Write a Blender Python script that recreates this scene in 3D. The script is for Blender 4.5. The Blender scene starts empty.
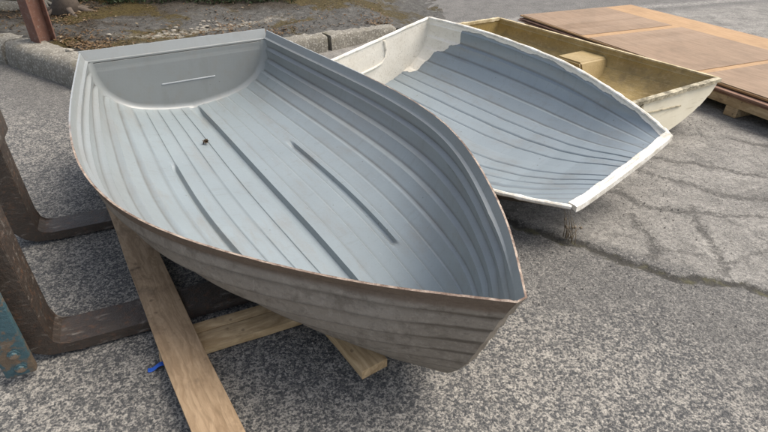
import bpy, bmesh, math, random
import numpy as np
from mathutils import Vector, Matrix, Euler

random.seed(7)
rng = np.random.default_rng(7)
scene = bpy.context.scene
COL = scene.collection
R = math.radians

# ------------------------------------------------------------------ camera
cam_d = bpy.data.cameras.new('camera')
cam = bpy.data.objects.new('camera', cam_d)
COL.objects.link(cam)
cam_d.sensor_width = 36.0
cam_d.lens = 36.0 * 521.457 / 768.0
cam_d.clip_start = 0.05
cam_d.clip_end = 500.0
cam.matrix_world = (Matrix.Translation((0, 0, 1.6)) @ Matrix.Rotation(math.pi / 2 - 0.569188, 4, 'X')
                    @ Matrix.Rotation(0.00413827, 4, 'Z'))
scene.camera = cam

# ------------------------------------------------------------------ sky, sun, exposure
SUN_EL, SUN_AZ = 56.0, 82.0            # azimuth: direction towards the sun, clockwise from +Y
world = bpy.data.worlds.new('World')
scene.world = world
world.use_nodes = True
wn = world.node_tree
bg = wn.nodes['Background']
sky = wn.nodes.new('ShaderNodeTexSky')
sky.sky_type = 'NISHITA'
sky.sun_disc = False
sky.sun_elevation = R(SUN_EL)
sky.sun_rotation = R(SUN_AZ)
sky.air_density = 1.0
sky.dust_density = 4.0
sky.ozone_density = 1.0
hs = wn.nodes.new('ShaderNodeHueSaturation')      # cloud cover: the sky's colour mostly washed out
hs.inputs['Saturation'].default_value = 0.6
wn.links.new(sky.outputs['Color'], hs.inputs['Color'])
wn.links.new(hs.outputs['Color'], bg.inputs['Color'])
bg.inputs['Strength'].default_value = 0.11

sun_d = bpy.data.lights.new('sun', 'SUN')
sun_d.energy = 1.5
sun_d.angle = R(40)
sun_d.color = (1.0, 0.93, 0.83)
sun = bpy.data.objects.new('sun', sun_d)
COL.objects.link(sun)
sd = Vector((math.sin(R(SUN_AZ)) * math.cos(R(SUN_EL)), math.cos(R(SUN_AZ)) * math.cos(R(SUN_EL)), math.sin(R(SUN_EL))))
sun.rotation_euler = (-sd).to_track_quat('-Z', 'Y').to_euler()
sun.location = (0, 0, 10)

vs = scene.view_settings
vs.view_transform = 'Standard'
vs.look = 'None'
vs.gamma = 1.0
vs.exposure = 1.3
vs.use_curve_mapping = False


# ------------------------------------------------------------------ material helpers
class NT:
    def __init__(self, name, rough=0.6, spec=0.5):
        self.m = bpy.data.materials.new(name)
        self.m.use_nodes = True
        self.t = self.m.node_tree
        self.b = self.t.nodes['Principled BSDF']
        self.b.inputs['Roughness'].default_value = rough
        self.b.inputs['Specular IOR Level'].default_value = spec
        self._co = {}

    def n(self, typ, **kw):
        nd = self.t.nodes.new(typ)
        for k, v in kw.items():
            setattr(nd, k, v)
        return nd

    def put(self, sock, v):
        if hasattr(v, 'is_output'):
            self.t.links.new(v, sock)
        else:
            if isinstance(v, (tuple, list)) and len(v) == 3 and sock.type == 'RGBA':
                v = (*v, 1)
            sock.default_value = v

    def co(self, which='Object'):
        if which not in self._co:
            if which == 'Position':
                self._co[which] = self.n('ShaderNodeNewGeometry').outputs['Position']
            else:
                self._co[which] = self.n('ShaderNodeTexCoord').outputs[which]
        return self._co[which]

    def mapping(self, vec, scale=(1, 1, 1), rot=(0, 0, 0), loc=(0, 0, 0)):
        m = self.n('ShaderNodeMapping')
        self.put(m.inputs['Vector'], vec)
        m.inputs['Scale'].default_value = scale
        m.inputs['Rotation'].default_value = rot
        m.inputs['Location'].default_value = loc
        return m.outputs['Vector']

    def noise(self, vec, scale, detail=4, rough=0.55, dist=0.0, out='Fac'):
        nd = self.n('ShaderNodeTexNoise')
        self.put(nd.inputs['Vector'], vec)
        nd.inputs['Scale'].default_value = scale
        nd.inputs['Detail'].default_value = detail
        nd.inputs['Roughness'].default_value = rough
        nd.inputs['Distortion'].default_value = dist
        return nd.outputs[out]

    def vor(self, vec, scale, feature='F1', out='Distance', rand=1.0):
        nd = self.n('ShaderNodeTexVoronoi', feature=feature)
        self.put(nd.inputs['Vector'], vec)
        nd.inputs['Scale'].default_value = scale
        nd.inputs['Randomness'].default_value = rand
        return nd.outputs[out]

    def math(self, op, a, b=None, c=None, clamp=False):
        nd = self.n('ShaderNodeMath', operation=op)
        nd.use_clamp = clamp
        for i, v in enumerate((a, b, c)):
            if v is not None:
                self.put(nd.inputs[i], v)
        return nd.outputs[0]

    def vmath(self, op, a, b=None, out=0):
        nd = self.n('ShaderNodeVectorMath', operation=op)
        self.put(nd.inputs[0], a)
        if b is not None:
            self.put(nd.inputs[1], b)
        return nd.outputs[out]

    def ramp(self, fac, stops, interp='LINEAR'):
        nd = self.n('ShaderNodeValToRGB')
        cr = nd.color_ramp
        cr.interpolation = interp
        while len(cr.elements) < len(stops):
            cr.elements.new(0.5)
        for e, (p, c) in zip(cr.elements, stops):
            e.position = p
            e.color = (c, c, c, 1) if isinstance(c, (int, float)) else (*c, 1)
        self.put(nd.inputs['Fac'], fac)
        return nd.outputs['Color']

    def step(self, v, lo, hi):
        nd = self.n('ShaderNodeMapRange')
        nd.interpolation_type = 'SMOOTHSTEP'
        self.put(nd.inputs['Value'], v)
        self.put(nd.inputs['From Min'], lo)
        self.put(nd.inputs['From Max'], hi)
        return nd.outputs['Result']

    def mix(self, fac, a, b, mode='MIX'):
        nd = self.n('ShaderNodeMix', data_type='RGBA')
        nd.blend_type = mode
        self.put(nd.inputs[0], fac)
        self.put(nd.inputs[6], a)
        self.put(nd.inputs[7], b)
        return nd.outputs[2]

    def sep(self, vec):
        nd = self.n('ShaderNodeSeparateXYZ')
        self.put(nd.inputs[0], vec)
        return nd.outputs

    def comb(self, x, y, z):
        nd = self.n('ShaderNodeCombineXYZ')
        for i, v in enumerate((x, y, z)):
            self.put(nd.inputs[i], v)
        return nd.outputs[0]

    def bump(self, h, strength=0.3, dist=0.01):
        nd = self.n('ShaderNodeBump')
        nd.inputs['Strength'].default_value = strength
        nd.inputs['Distance'].default_value = dist
        self.put(nd.inputs['Height'], h)
        self.t.links.new(nd.outputs[0], self.b.inputs['Normal'])

    def color(self, c):
        self.put(self.b.inputs['Base Color'], c)

    def rough(self, r):
        self.put(self.b.inputs['Roughness'], r)


# ------------------------------------------------------------------ ground material
def ground_material():
    N = NT('worn_tarmac', rough=0.85, spec=0.3)
    p = N.co('Position')
    x, y, z = N.sep(p)
    pf = N.comb(x, y, 0.0)
    warp = N.noise(pf, 7.0, 4, 0.6, out='Color')
    wv = N.vmath('MULTIPLY', N.vmath('SUBTRACT', warp, (0.5, 0.5, 0.5)), (0.16, 0.16, 0.0))
    pw = N.vmath('ADD', pf, wv)
    # side of the mossy seam: right/behind of it is the old cracked surface
    A = Vector((0.669, 2.549)); B = Vector((1.789, 1.858)); d = (B - A).normalized()
    nrm = Vector((-d.y, d.x))          # points to the back right
    wx, wy, wz = N.sep(pw)
    side = N.math('ADD', N.math('MULTIPLY', N.math('SUBTRACT', wx, A.x), nrm.x),
                  N.math('MULTIPLY', N.math('SUBTRACT', wy, A.y), nrm.y))
    old = N.step(side, -0.03, 0.03)
    # ---- exposed aggregate (front and left)
    ps = N.vmath('ADD', pf, N.vmath('MULTIPLY', N.vmath('SUBTRACT', N.noise(pf, 95, 4, 0.65, out='Color'), (0.5, 0.5, 0.5)), (0.026, 0.026, 0)))
    cr, cg, cb = N.sep(N.vor(ps, 88, out='Color'))
    edge = N.vor(ps, 88, 'DISTANCE_TO_EDGE')
    blot = N.noise(pf, 104, 5, 0.68)
    patch = N.noise(pf, 2.1, 3, 0.55)
    patch2 = N.noise(pf, 11, 4, 0.6)
    tr, tg, tb = N.sep(N.vor(pf, 210, out='Color'))
    grit = N.ramp(tr, [(0, (0.035, 0.035, 0.035)), (0.55, (0.10, 0.096, 0.088)), (0.85, (0.21, 0.195, 0.17)), (1, (0.42, 0.39, 0.34))])
    front = N.step(N.math('ADD', side, N.math('MULTIPLY', N.math('SUBTRACT', patch, 0.5), 0.9)), -0.42, -0.85)
    # one value decides between dark stone, mid stone and pale binder
    val = N.math('ADD', N.math('MULTIPLY', N.math('SUBTRACT', blot, 0.5), 1.75), N.math('MULTIPLY', N.math('SUBTRACT', cr, 0.5), 0.50))
    val = N.math('ADD', val, N.math('MULTIPLY', N.math('SUBTRACT', patch2, 0.5), 0.45))
    val = N.math('ADD', val, N.math('MULTIPLY', N.math('SUBTRACT', 0.16, N.math('MINIMUM', edge, 0.32)), 1.1))
    val = N.math('ADD', val, N.math('ADD', 0.345, N.math('MULTIPLY', N.math('SUBTRACT', patch, 0.5), 0.25)))
    aggr_b = N.ramp(val, [(0.10, (0.045, 0.047, 0.049)), (0.32, (0.090, 0.089, 0.087)), (0.46, (0.175, 0.165, 0.148)), (0.60, (0.33, 0.305, 0.262)), (0.82, (0.45, 0.418, 0.362))])
    aggr_b = N.mix(0.22, aggr_b, grit)
    vd = N.math('SUBTRACT', N.math('MULTIPLY', val, 0.80), 0.02)
    aggr_d = N.ramp(vd, [(0.10, (0.060, 0.058, 0.056)), (0.30, (0.125, 0.120, 0.112)), (0.48, (0.185, 0.176, 0.160)), (0.70, (0.32, 0.30, 0.265))])
    aggr_d = N.mix(0.40, aggr_d, grit)
    aggr = N.mix(front, aggr_d, aggr_b)
    aggr = N.mix(N.math('MULTIPLY', N.step(N.noise(pf, 1.3, 5, 0.6), 0.52, 0.76), 0.30), aggr, (0.075, 0.071, 0.065))
    # ---- old cracked tarmac
    big = N.noise(pw, 3.2, 6, 0.65)
    mid = N.noise(pf, 30, 5, 0.7)
    blo = N.noise(pw, 8.5, 6, 0.7)
    oldv = N.math('ADD', N.math('MULTIPLY', big, 0.55), N.math('MULTIPLY', blo, 0.55))
    oldc = N.ramp(oldv, [(0.38, (0.10, 0.095, 0.087)), (0.47, (0.185, 0.175, 0.158)), (0.55, (0.285, 0.268, 0.24)), (0.68, (0.41, 0.387, 0.345))])
    oldc = N.mix(N.math('MULTIPLY', N.step(mid, 0.48, 0.68), 0.6), oldc, (0.085, 0.08, 0.072))
    pale = N.step(N.noise(pf, 85, 4, 0.7), 0.56, 0.70)
    oldc = N.mix(N.math('MULTIPLY', pale, 0.55), oldc, (0.36, 0.34, 0.30))
    lump = N.noise(pf, 42, 5, 0.72)
    oldc = N.mix(N.math('MULTIPLY', N.step(lump, 0.51, 0.58), 0.7), oldc, (0.105, 0.099, 0.090))
    oldc = N.mix(N.math('MULTIPLY', N.step(N.noise(pf, 105, 4, 0.7), 0.54, 0.62), 0.7), oldc, (0.43, 0.41, 0.365))
    oldc = N.mix(0.38, oldc, grit)
    dcr = N.n('ShaderNodeAttribute', attribute_name='crack').outputs['Fac']
    dcr = N.math('ADD', dcr, N.math('MULTIPLY', N.math('SUBTRACT', N.noise(pf, 38, 7, 0.85), 0.5), 0.24))
    cw = N.math('MULTIPLY', N.step(N.noise(pf, 3.5, 3), 0.25, 0.8), 0.026)
    crm = N.math('SUBTRACT', 1.0, N.step(dcr, N.math('MULTIPLY', cw, 0.1), N.math('ADD', cw, 0.012)))
    small = N.vor(N.vmath('ADD', pw, N.vmath('MULTIPLY', N.noise(pf, 13, 5, 0.75, out='Color'), (0.10, 0.10, 0))), 2.3, 'DISTANCE_TO_EDGE')
    small = N.math('MULTIPLY', N.math('SUBTRACT', 1.0, N.step(N.math('ADD', small, N.math('MULTIPLY', N.math('SUBTRACT', N.noise(pf, 55, 5, 0.8), 0.5), 0.16)), 0.0, 0.035)), N.step(N.noise(pf, 2.6, 3), 0.42, 0.6))
    crm = N.math('MAXIMUM', crm, N.math('MULTIPLY', small, 0.55))
    crc = N.mix(N.step(N.noise(pf, 70, 4, 0.75), 0.4, 0.65), (0.048, 0.045, 0.040), (0.13, 0.121, 0.108))
    oldc = N.mix(N.math('MULTIPLY', crm, 0.66), oldc, crc)
    col = N.mix(old, aggr, oldc)
    # ---- mossy seam
    ds = N.n('ShaderNodeAttribute', attribute_name='seam').outputs['Fac']
    ds = N.math('ADD', ds, N.math('MULTIPLY', N.math('SUBTRACT', N.noise(pf, 24, 6, 0.75), 0.5), 0.13))
    sw = N.math('ADD', 0.008, N.math('MULTIPLY', N.noise(pf, 6, 3), 0.06))
    sm = N.math('SUBTRACT', 1.0, N.step(ds, N.math('MULTIPLY', sw, 0.3), sw))
    moss = N.mix(N.step(N.noise(pf, 14, 3), 0.45, 0.7), (0.035, 0.032, 0.026), (0.085, 0.078, 0.035))
    col = N.mix(N.math('MULTIPLY', sm, 0.9), col, moss)
    # ---- far tarmac: darker and plainer, with a pale gravel line
    far = N.step(N.math('ADD', y, N.math('MULTIPLY', x, -0.34)), 6.6, 6.95)
    farc = N.mix(0.5, N.ramp(N.noise(pw, 4, 5, 0.65), [(0.3, (0.085, 0.082, 0.077)), (0.7, (0.19, 0.182, 0.17))]), grit)
    col = N.mix(far, col, farc)
    dl = N.n('ShaderNodeAttribute', attribute_name='gravel_line').outputs['Fac']
    lm = N.math('MULTIPLY', N.math('SUBTRACT', 1.0, N.step(dl, 0.03, 0.17)), N.step(N.noise(pf, 18, 4, 0.7), 0.38, 0.6))
    col = N.mix(N.math('MULTIPLY', lm, 0.6), col, (0.36, 0.34, 0.305))
    N.color(col)
    h = N.math('ADD', N.math('MULTIPLY', N.math('MINIMUM', edge, 0.3), 1.2), N.math('MULTIPLY', tg, 0.5))
    h = N.math('ADD', h, N.math('ADD', N.math('MULTIPLY', mid, 1.4), N.math('MULTIPLY', lump, 1.3)))
    h = N.math('SUBTRACT', h, N.math('MULTIPLY', N.math('MAXIMUM', sm, N.math('MULTIPLY', crm, old)), 1.6))
    N.bump(h, 0.7, 0.008)
    return N.m


# ------------------------------------------------------------------ other materials
def grp_grey(name, base, white_mask=False):
    """old painted / gelcoat glass fibre inside of a boat; UV = (metres from bow, girth fraction)"""
    N = NT(name, rough=0.36, spec=0.65)
    p = N.co('Object')
    big = N.noise(p, 2.2, 5, 0.6)
    fine = N.noise(p, 90, 4, 0.65)
    c = N.mix(big, tuple(v * 0.86 for v in base), tuple(v * 1.14 for v in base))
    c = N.mix(N.math('MULTIPLY', N.step(fine, 0.5, 0.75), 0.22), c, tuple(v * 0.7 for v in base))
    # brownish grime smears and specks
    grime = N.math('MULTIPLY', N.step(N.noise(N.mapping(p, (0.8, 3, 3)), 2.6, 7, 0.75), 0.47, 0.72), 0.55)
    c = N.mix(grime, c, (0.175, 0.168, 0.150))
    stain = N.noise(p, 3.4, 3, 0.5, 0.8)
    ring = N.math('SUBTRACT', 1.0, N.step(N.math('ABSOLUTE', N.math('SUBTRACT', stain, 0.56)), 0.004, 0.020))
    c = N.mix(N.math('MULTIPLY', N.math('MULTIPLY', ring, N.step(N.noise(p, 9, 4, 0.7), 0.5, 0.7)), 0.10), c, (0.30, 0.305, 0.29))
    speck = N.math('SUBTRACT', 1.0, N.step(N.math('ADD', N.vor(p, 15), N.math('MULTIPLY', N.math('SUBTRACT', N.noise(p, 70, 3), 0.5), 0.10)), 0.035, 0.075))
    keep = N.step(N.noise(p, 5, 3), 0.46, 0.56)
    c = N.mix(N.math('MULTIPLY', N.math('MULTIPLY', speck, keep), 0.75), c, (0.06, 0.055, 0.048))
    scr = N.step(N.noise(N.mapping(p, (5, 60, 60), (0.2, 0.1, 0.3)), 3, 3, 0.6), 0.70, 0.74)
    c = N.mix(N.math('MULTIPLY', scr, 0.25), c, (0.5, 0.52, 0.53))
    # upper strakes: brownish stain plus warm reflected light painted into the colour
    warm_tint = N.math('MULTIPLY', N.math('SUBTRACT', 1.0, N.step(N.math('ADD', N.sep(N.co('UV'))[1], N.math('MULTIPLY', N.math('SUBTRACT', big, 0.5), 0.5)), 0.10, 0.55)), 0.5)
    if not white_mask:
        c = N.mix(warm_tint, c, (0.185, 0.178, 0.160))
    cor = N.n('ShaderNodeAttribute', attribute_name='corner').outputs['Fac']  # dark line by each ledge: grime plus shade painted in to deepen the strakes
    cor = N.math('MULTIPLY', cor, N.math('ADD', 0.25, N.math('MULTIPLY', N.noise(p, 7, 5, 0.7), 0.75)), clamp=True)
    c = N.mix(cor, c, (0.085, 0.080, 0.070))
    drip = N.math('MULTIPLY', N.step(N.noise(N.mapping(p, (16, 5, 1.2)), 2.0, 4, 0.6), 0.56, 0.70), 0.16)
    c = N.mix(drip, c, (0.12, 0.115, 0.10))
    rough = N.math('ADD', 0.20, N.math('MULTIPLY', N.noise(p, 6, 5, 0.65), 0.28))
    if white_mask:
        uv = N.sep(N.co('UV'))
        u, v = uv[0], uv[1]            # u: metres forward of the stern, v: signed girth (metres) below the rim
        rag = N.math('MULTIPLY', N.math('SUBTRACT', N.noise(p, 4.0, 4, 0.5), 0.5), 0.26)
        rag2 = N.math('MULTIPLY', N.math('SUBTRACT', N.noise(p, 14.0, 4, 0.5), 0.5), 0.03)
        lip = N.math('ADD', v, N.math('ADD', N.math('MULTIPLY', rag, 0.22), rag2))
        w1 = N.math('SUBTRACT', 1.0, N.step(lip, 0.022, 0.026))
        st = N.math('ADD', u, N.math('MULTIPLY', rag, 1.2))
        # the bare patch near the stern: wide at the rim, closing towards the floor
        lim = N.math('SUBTRACT', 0.34, N.math('MULTIPLY', v, 0.62))
        w2 = N.math('SUBTRACT', 1.0, N.step(N.math('SUBTRACT', st, lim), 0.0, 0.008))
        wm = N.math('MAXIMUM', w1, w2)
        wc = white_colour(N, p)
        edge_m = N.math('SUBTRACT', N.math('MAXIMUM', N.math('SUBTRACT', 1.0, N.step(lip, 0.022, 0.036)),
                                           N.math('SUBTRACT', 1.0, N.step(N.math('SUBTRACT', st, lim), 0.0, 0.02))), wm)
        c = N.mix(N.math('MULTIPLY', edge_m, 0.55), c, (0.12, 0.12, 0.115))
        c = N.mix(wm, c, wc)
        rough = N.math('ADD', rough, N.math('MULTIPLY', wm, 0.25))
        h = N.math('ADD', N.math('MULTIPLY', wm, -2.5), N.math('MULTIPLY', fine, 0.25))
    else:
        h = N.math('ADD', fine, N.math('MULTIPLY', N.noise(p, 25, 3), 1.0))
    N.color(c)
    N.rough(rough)
    N.bump(h, 0.10, 0.004)
    return N.m


def white_colour(N, p):
    c = N.mix(N.noise(p, 8, 5, 0.65), (0.60, 0.55, 0.455), (0.80, 0.755, 0.66))
    st = N.math('MULTIPLY', N.step(N.noise(p, 55, 4, 0.7), 0.52, 0.72), 0.4)
    c = N.mix(st, c, (0.44, 0.37, 0.275))
    br = N.math('MULTIPLY', N.step(N.noise(N.mapping(p, (2, 6, 6)), 5, 6, 0.75), 0.54, 0.72), 0.45)
    c = N.mix(br, c, (0.36, 0.285, 0.19))
    dots = N.math('MULTIPLY', N.math('SUBTRACT', 1.0, N.step(N.vor(p, 55), 0.10, 0.2)), N.step(N.noise(p, 11, 3), 0.48, 0.6))
    return N.mix(N.math('MULTIPLY', dots, 0.6), c, (0.14, 0.11, 0.08))


def mat_white_lining():
    N = NT('bare_white_lining', 0.6)
    p = N.co('Object')
    N.color(white_colour(N, p))
    N.bump(N.noise(p, 60, 4, 0.7), 0.35, 0.006)
    return N.m


def mat_outer_hull():
    N = NT('weathered_outer_hull', 0.72, 0.35)
    p = N.co('Object')
    c = N.mix(N.noise(p, 4, 6, 0.65), (0.180, 0.150, 0.116), (0.325, 0.282, 0.228))
    st = N.noise(N.mapping(p, (0.7, 4, 5)), 8, 5, 0.7)
    c = N.mix(N.math('MULTIPLY', N.step(st, 0.48, 0.78), 0.5), c, (0.10, 0.080, 0.060))
    c = N.mix(N.math('MULTIPLY', N.step(N.noise(p, 38, 6, 0.78), 0.48, 0.68), 0.55), c, (0.36, 0.315, 0.255))
    blotch = N.step(N.noise(p, 11, 6, 0.75), 0.50, 0.66)
    c = N.mix(N.math('MULTIPLY', blotch, 0.5), c, (0.105, 0.082, 0.060))
    # rusty brown towards the rim, worn in patches
    z = N.sep(N.co('UV'))[1]
    rim = N.math('MULTIPLY', N.math('SUBTRACT', 1.0, N.step(z, 0.055, 0.075)), 0.85)
    rc = N.mix(N.noise(N.mapping(p, (1, 3, 3)), 22, 5, 0.7), (0.075, 0.050, 0.034), (0.215, 0.155, 0.108))
    c = N.mix(rim, c, rc)
    lap = N.n('ShaderNodeAttribute', attribute_name='lap').outputs['Fac']  # dark lap lines: dirt plus the shade of each overlap, painted in
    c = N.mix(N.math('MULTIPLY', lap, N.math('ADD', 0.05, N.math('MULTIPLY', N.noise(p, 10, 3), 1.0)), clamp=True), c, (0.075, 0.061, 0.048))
    # a few pale scrapes
    scr = N.step(N.noise(N.mapping(p, (26, 6, 4), (0, 0.5, 0.2)), 1.6, 3, 0.6), 0.71, 0.75)
    c = N.mix(N.math('MULTIPLY', scr, 0.6), c, (0.46, 0.42, 0.36))
    N.color(c)
    N.bump(N.math('ADD', N.noise(p, 50, 6, 0.75), N.math('MULTIPLY', N.noise(p, 9, 4), 1.5)), 0.6, 0.010)
    return N.m


def mat_cut_edge(name, lo, hi, stern=None):
    N = NT(name, 0.8)
    p = N.co('Object')
    c = N.mix(N.step(N.noise(p, 11, 7, 0.8), 0.38, 0.62), lo, hi)
    if stern:                          # paint still sound towards the stern, chipped away further forward
        u = N.math('ADD', N.sep(N.co('UV'))[0], N.math('MULTIPLY', N.noise(p, 6, 4, 0.7), 0.9))
        c = N.mix(N.step(u, 1.25, 1.6), stern, c)
    N.color(c)
    N.bump(N.noise(p, 90, 4), 0.5, 0.005)
    return N.m


def mat_olive():
    N = NT('bare_olive_glass_fibre', 0.5, 0.45)
    p = N.co('Object')
    c = N.ramp(N.noise(p, 3.5, 6, 0.65), [(0.25, (0.135, 0.090, 0.028)), (0.5, (0.275, 0.195, 0.066)), (0.75, (0.41, 0.31, 0.135))])
    c = N.mix(N.math('MULTIPLY', N.step(N.noise(N.mapping(p, (3, 14, 3)), 4, 6, 0.75), 0.48, 0.68), 0.55), c, (0.40, 0.30, 0.15))
    c = N.mix(N.math('MULTIPLY', N.step(N.noise(p, 7, 5, 0.7), 0.48, 0.68), 0.6), c, (0.115, 0.080, 0.028))
    N.color(c)
    N.bump(N.noise(p, 60, 4, 0.7), 0.4, 0.008)
    return N.m


def mat_pale_olive():
    N = NT('pale_fibre_glass_box', 0.6)
    p = N.co('Object')
    c = N.mix(N.noise(p, 12, 5, 0.7), (0.19, 0.130, 0.046), (0.37, 0.275, 0.125))
    N.color(c)
    N.bump(N.noise(p, 60, 4, 0.7), 0.4, 0.008)
    return N.m


def mat_cream():
    N = NT('stained_cream_gelcoat', 0.5)
    p = N.co('Object')
    c = N.mix(N.noise(p, 6, 5, 0.6), (0.60, 0.54, 0.395), (0.78, 0.725, 0.585))
    st = N.noise(N.mapping(p, (2, 2, 14), (0.3, 0.2, 0)), 4, 4, 0.65)
    c = N.mix(N.math('MULTIPLY', N.step(st, 0.56, 0.7), 0.45), c, (0.34, 0.27, 0.15))
    N.color(c)
    N.bump(N.noise(p, 30, 4), 0.15, 0.006)
    return N.m


def mat_wood(name, lo, hi, dark=(0.07, 0.045, 0.028), gscale=1.0, stain=0.4):
    """grain runs along local X"""
    N = NT(name, 0.75, 0.3)
    p = N.co('Object')
    q = N.mapping(p, (1.6 * gscale, 26 * gscale, 26 * gscale))
    wv = N.vmath('ADD', q, N.vmath('MULTIPLY', N.noise(N.mapping(p, (2, 6, 6)), 1.5, 3, out='Color'), (0, 5, 5)))
    g = N.noise(wv, 1.5, 5, 0.6)
    c = N.mix(N.step(g, 0.3, 0.7), lo, hi)
    rings = N.math('SINE', N.math('MULTIPLY', N.noise(N.mapping(p, (0.9, 9, 9)), 1.6, 2), 46))
    c = N.mix(N.math('MULTIPLY', N.step(rings, 0.35, 1.0), 0.22), c, tuple(v * 0.55 for v in lo))
    dirt = N.noise(p, 7, 6, 0.7)
    c = N.mix(N.math('MULTIPLY', N.step(dirt, 0.5, 0.75), stain), c, dark)
    knots = N.vor(N.mapping(p, (3.4, 7.5, 4.0)), 1.3)
    km = N.math('SUBTRACT', 1.0, N.step(N.math('ADD', knots, N.math('MULTIPLY', N.math('SUBTRACT', N.noise(p, 60, 3), 0.5), 0.12)), 0.09, 0.17))
    c = N.mix(N.math('MULTIPLY', N.math('MULTIPLY', km, N.step(N.noise(p, 4, 2), 0.42, 0.55)), 0.6), c, (0.085, 0.048, 0.026))
    sp = N.math('MULTIPLY', N.math('SUBTRACT', 1.0, N.step(N.math('ADD', N.vor(p, 24), N.math('MULTIPLY', N.math('SUBTRACT', N.noise(p, 90, 3), 0.5), 0.25)), 0.14, 0.26)), N.step(N.noise(p, 5, 3), 0.52, 0.60))
    c = N.mix(N.math('MULTIPLY', sp, 0.6), c, dark)
    pale = N.step(N.noise(N.mapping(p, (3, 9, 9)), 3, 5, 0.7), 0.58, 0.72)
    c = N.mix(N.math('MULTIPLY', pale, 0.4), c, tuple(min(.7, v * 1.35) for v in hi))
    N.color(c)
    N.bump(N.math('ADD', g, N.math('MULTIPLY', dirt, 0.6)), 0.35, 0.005)
    return N.m


def mat_ply(name, lo, hi):
    N = NT(name, 0.7, 0.3)
    p = N.co('Object')
    q = N.mapping(p, (1.2, 14, 6))
    g = N.noise(q, 2.2, 6, 0.65, 0.6)
    c = N.mix(N.step(g, 0.3, 0.7), lo, hi)
    c = N.mix(N.math('MULTIPLY', N.step(N.noise(p, 2.5, 7, 0.75), 0.42, 0.70), 0.6), c, tuple(v * 0.68 for v in lo))
    c = N.mix(N.math('MULTIPLY', N.step(N.noise(p, 40, 4, 0.7), 0.58, 0.75), 0.3), c, tuple(min(1, v * 1.35) for v in hi))
    N.color(c)
    N.bump(g, 0.2, 0.004)
    return N.m


def mat_rust(name, paint=None, lo=(0.035, 0.024, 0.018), hi=(0.13, 0.085, 0.058), spec=0.5, worn=0.5, rough=0.5):
    N = NT(name, rough, spec)
    p = N.co('Object')
    c = N.mix(N.noise(p, 9, 6, 0.7), lo, hi)
    c = N.mix(N.math('MULTIPLY', N.step(N.noise(p, 40, 5, 0.7), 0.5, 0.75), 0.5), c, (0.16, 0.075, 0.035))
    c = N.mix(N.math('MULTIPLY', N.step(N.noise(N.mapping(p, (.6, 1.6, 1.6)), 17, 6, 0.78), 0.54, 0.68), 0.55), c, (0.24, 0.215, 0.185))
    if paint:
        pm = N.step(N.noise(p, 11, 6, 0.72), worn - 0.04, worn + 0.04)
        pc = N.mix(N.noise(p, 30, 4), tuple(v * 0.75 for v in paint), tuple(v * 1.2 for v in paint))
        c = N.mix(pm, pc, c)
    N.color(c)
    N.rough(N.math('ADD', rough - 0.15, N.math('MULTIPLY', N.noise(p, 20, 4), 0.4)))
    N.bump(N.math('ADD', N.noise(p, 60, 5, 0.7), N.math('MULTIPLY', N.noise(p, 17, 5, 0.7), 1.5)), 0.6, 0.006)
    return N.m


def mat_concrete():
    N = NT('old_aggregate_concrete', 0.9, 0.2)
    p = N.co('Position')
    cell = N.sep(N.vor(p, 70, out='Color'))[0]
    c = N.mix(N.noise(p, 5, 6, 0.7), (0.12, 0.110, 0.090), (0.27, 0.25, 0.208))
    c = N.mix(N.math('MULTIPLY', N.step(cell, 0.72, 0.85), 0.55), c, (0.42, 0.40, 0.35))
    c = N.mix(N.math('MULTIPLY', N.step(N.noise(p, 24, 5, 0.75), 0.5, 0.72), 0.6), c, (0.07, 0.062, 0.048))
    lich = N.step(N.noise(p, 3.2, 5, 0.7), 0.55, 0.68)
    c = N.mix(N.math('MULTIPLY', lich, 0.5), c, (0.12, 0.105, 0.055))
    N.color(c)
    N.bump(N.math('ADD', N.noise(p, 22, 6, 0.75), N.math('MULTIPLY', cell, 0.4)), 0.8, 0.02)
    return N.m


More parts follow.
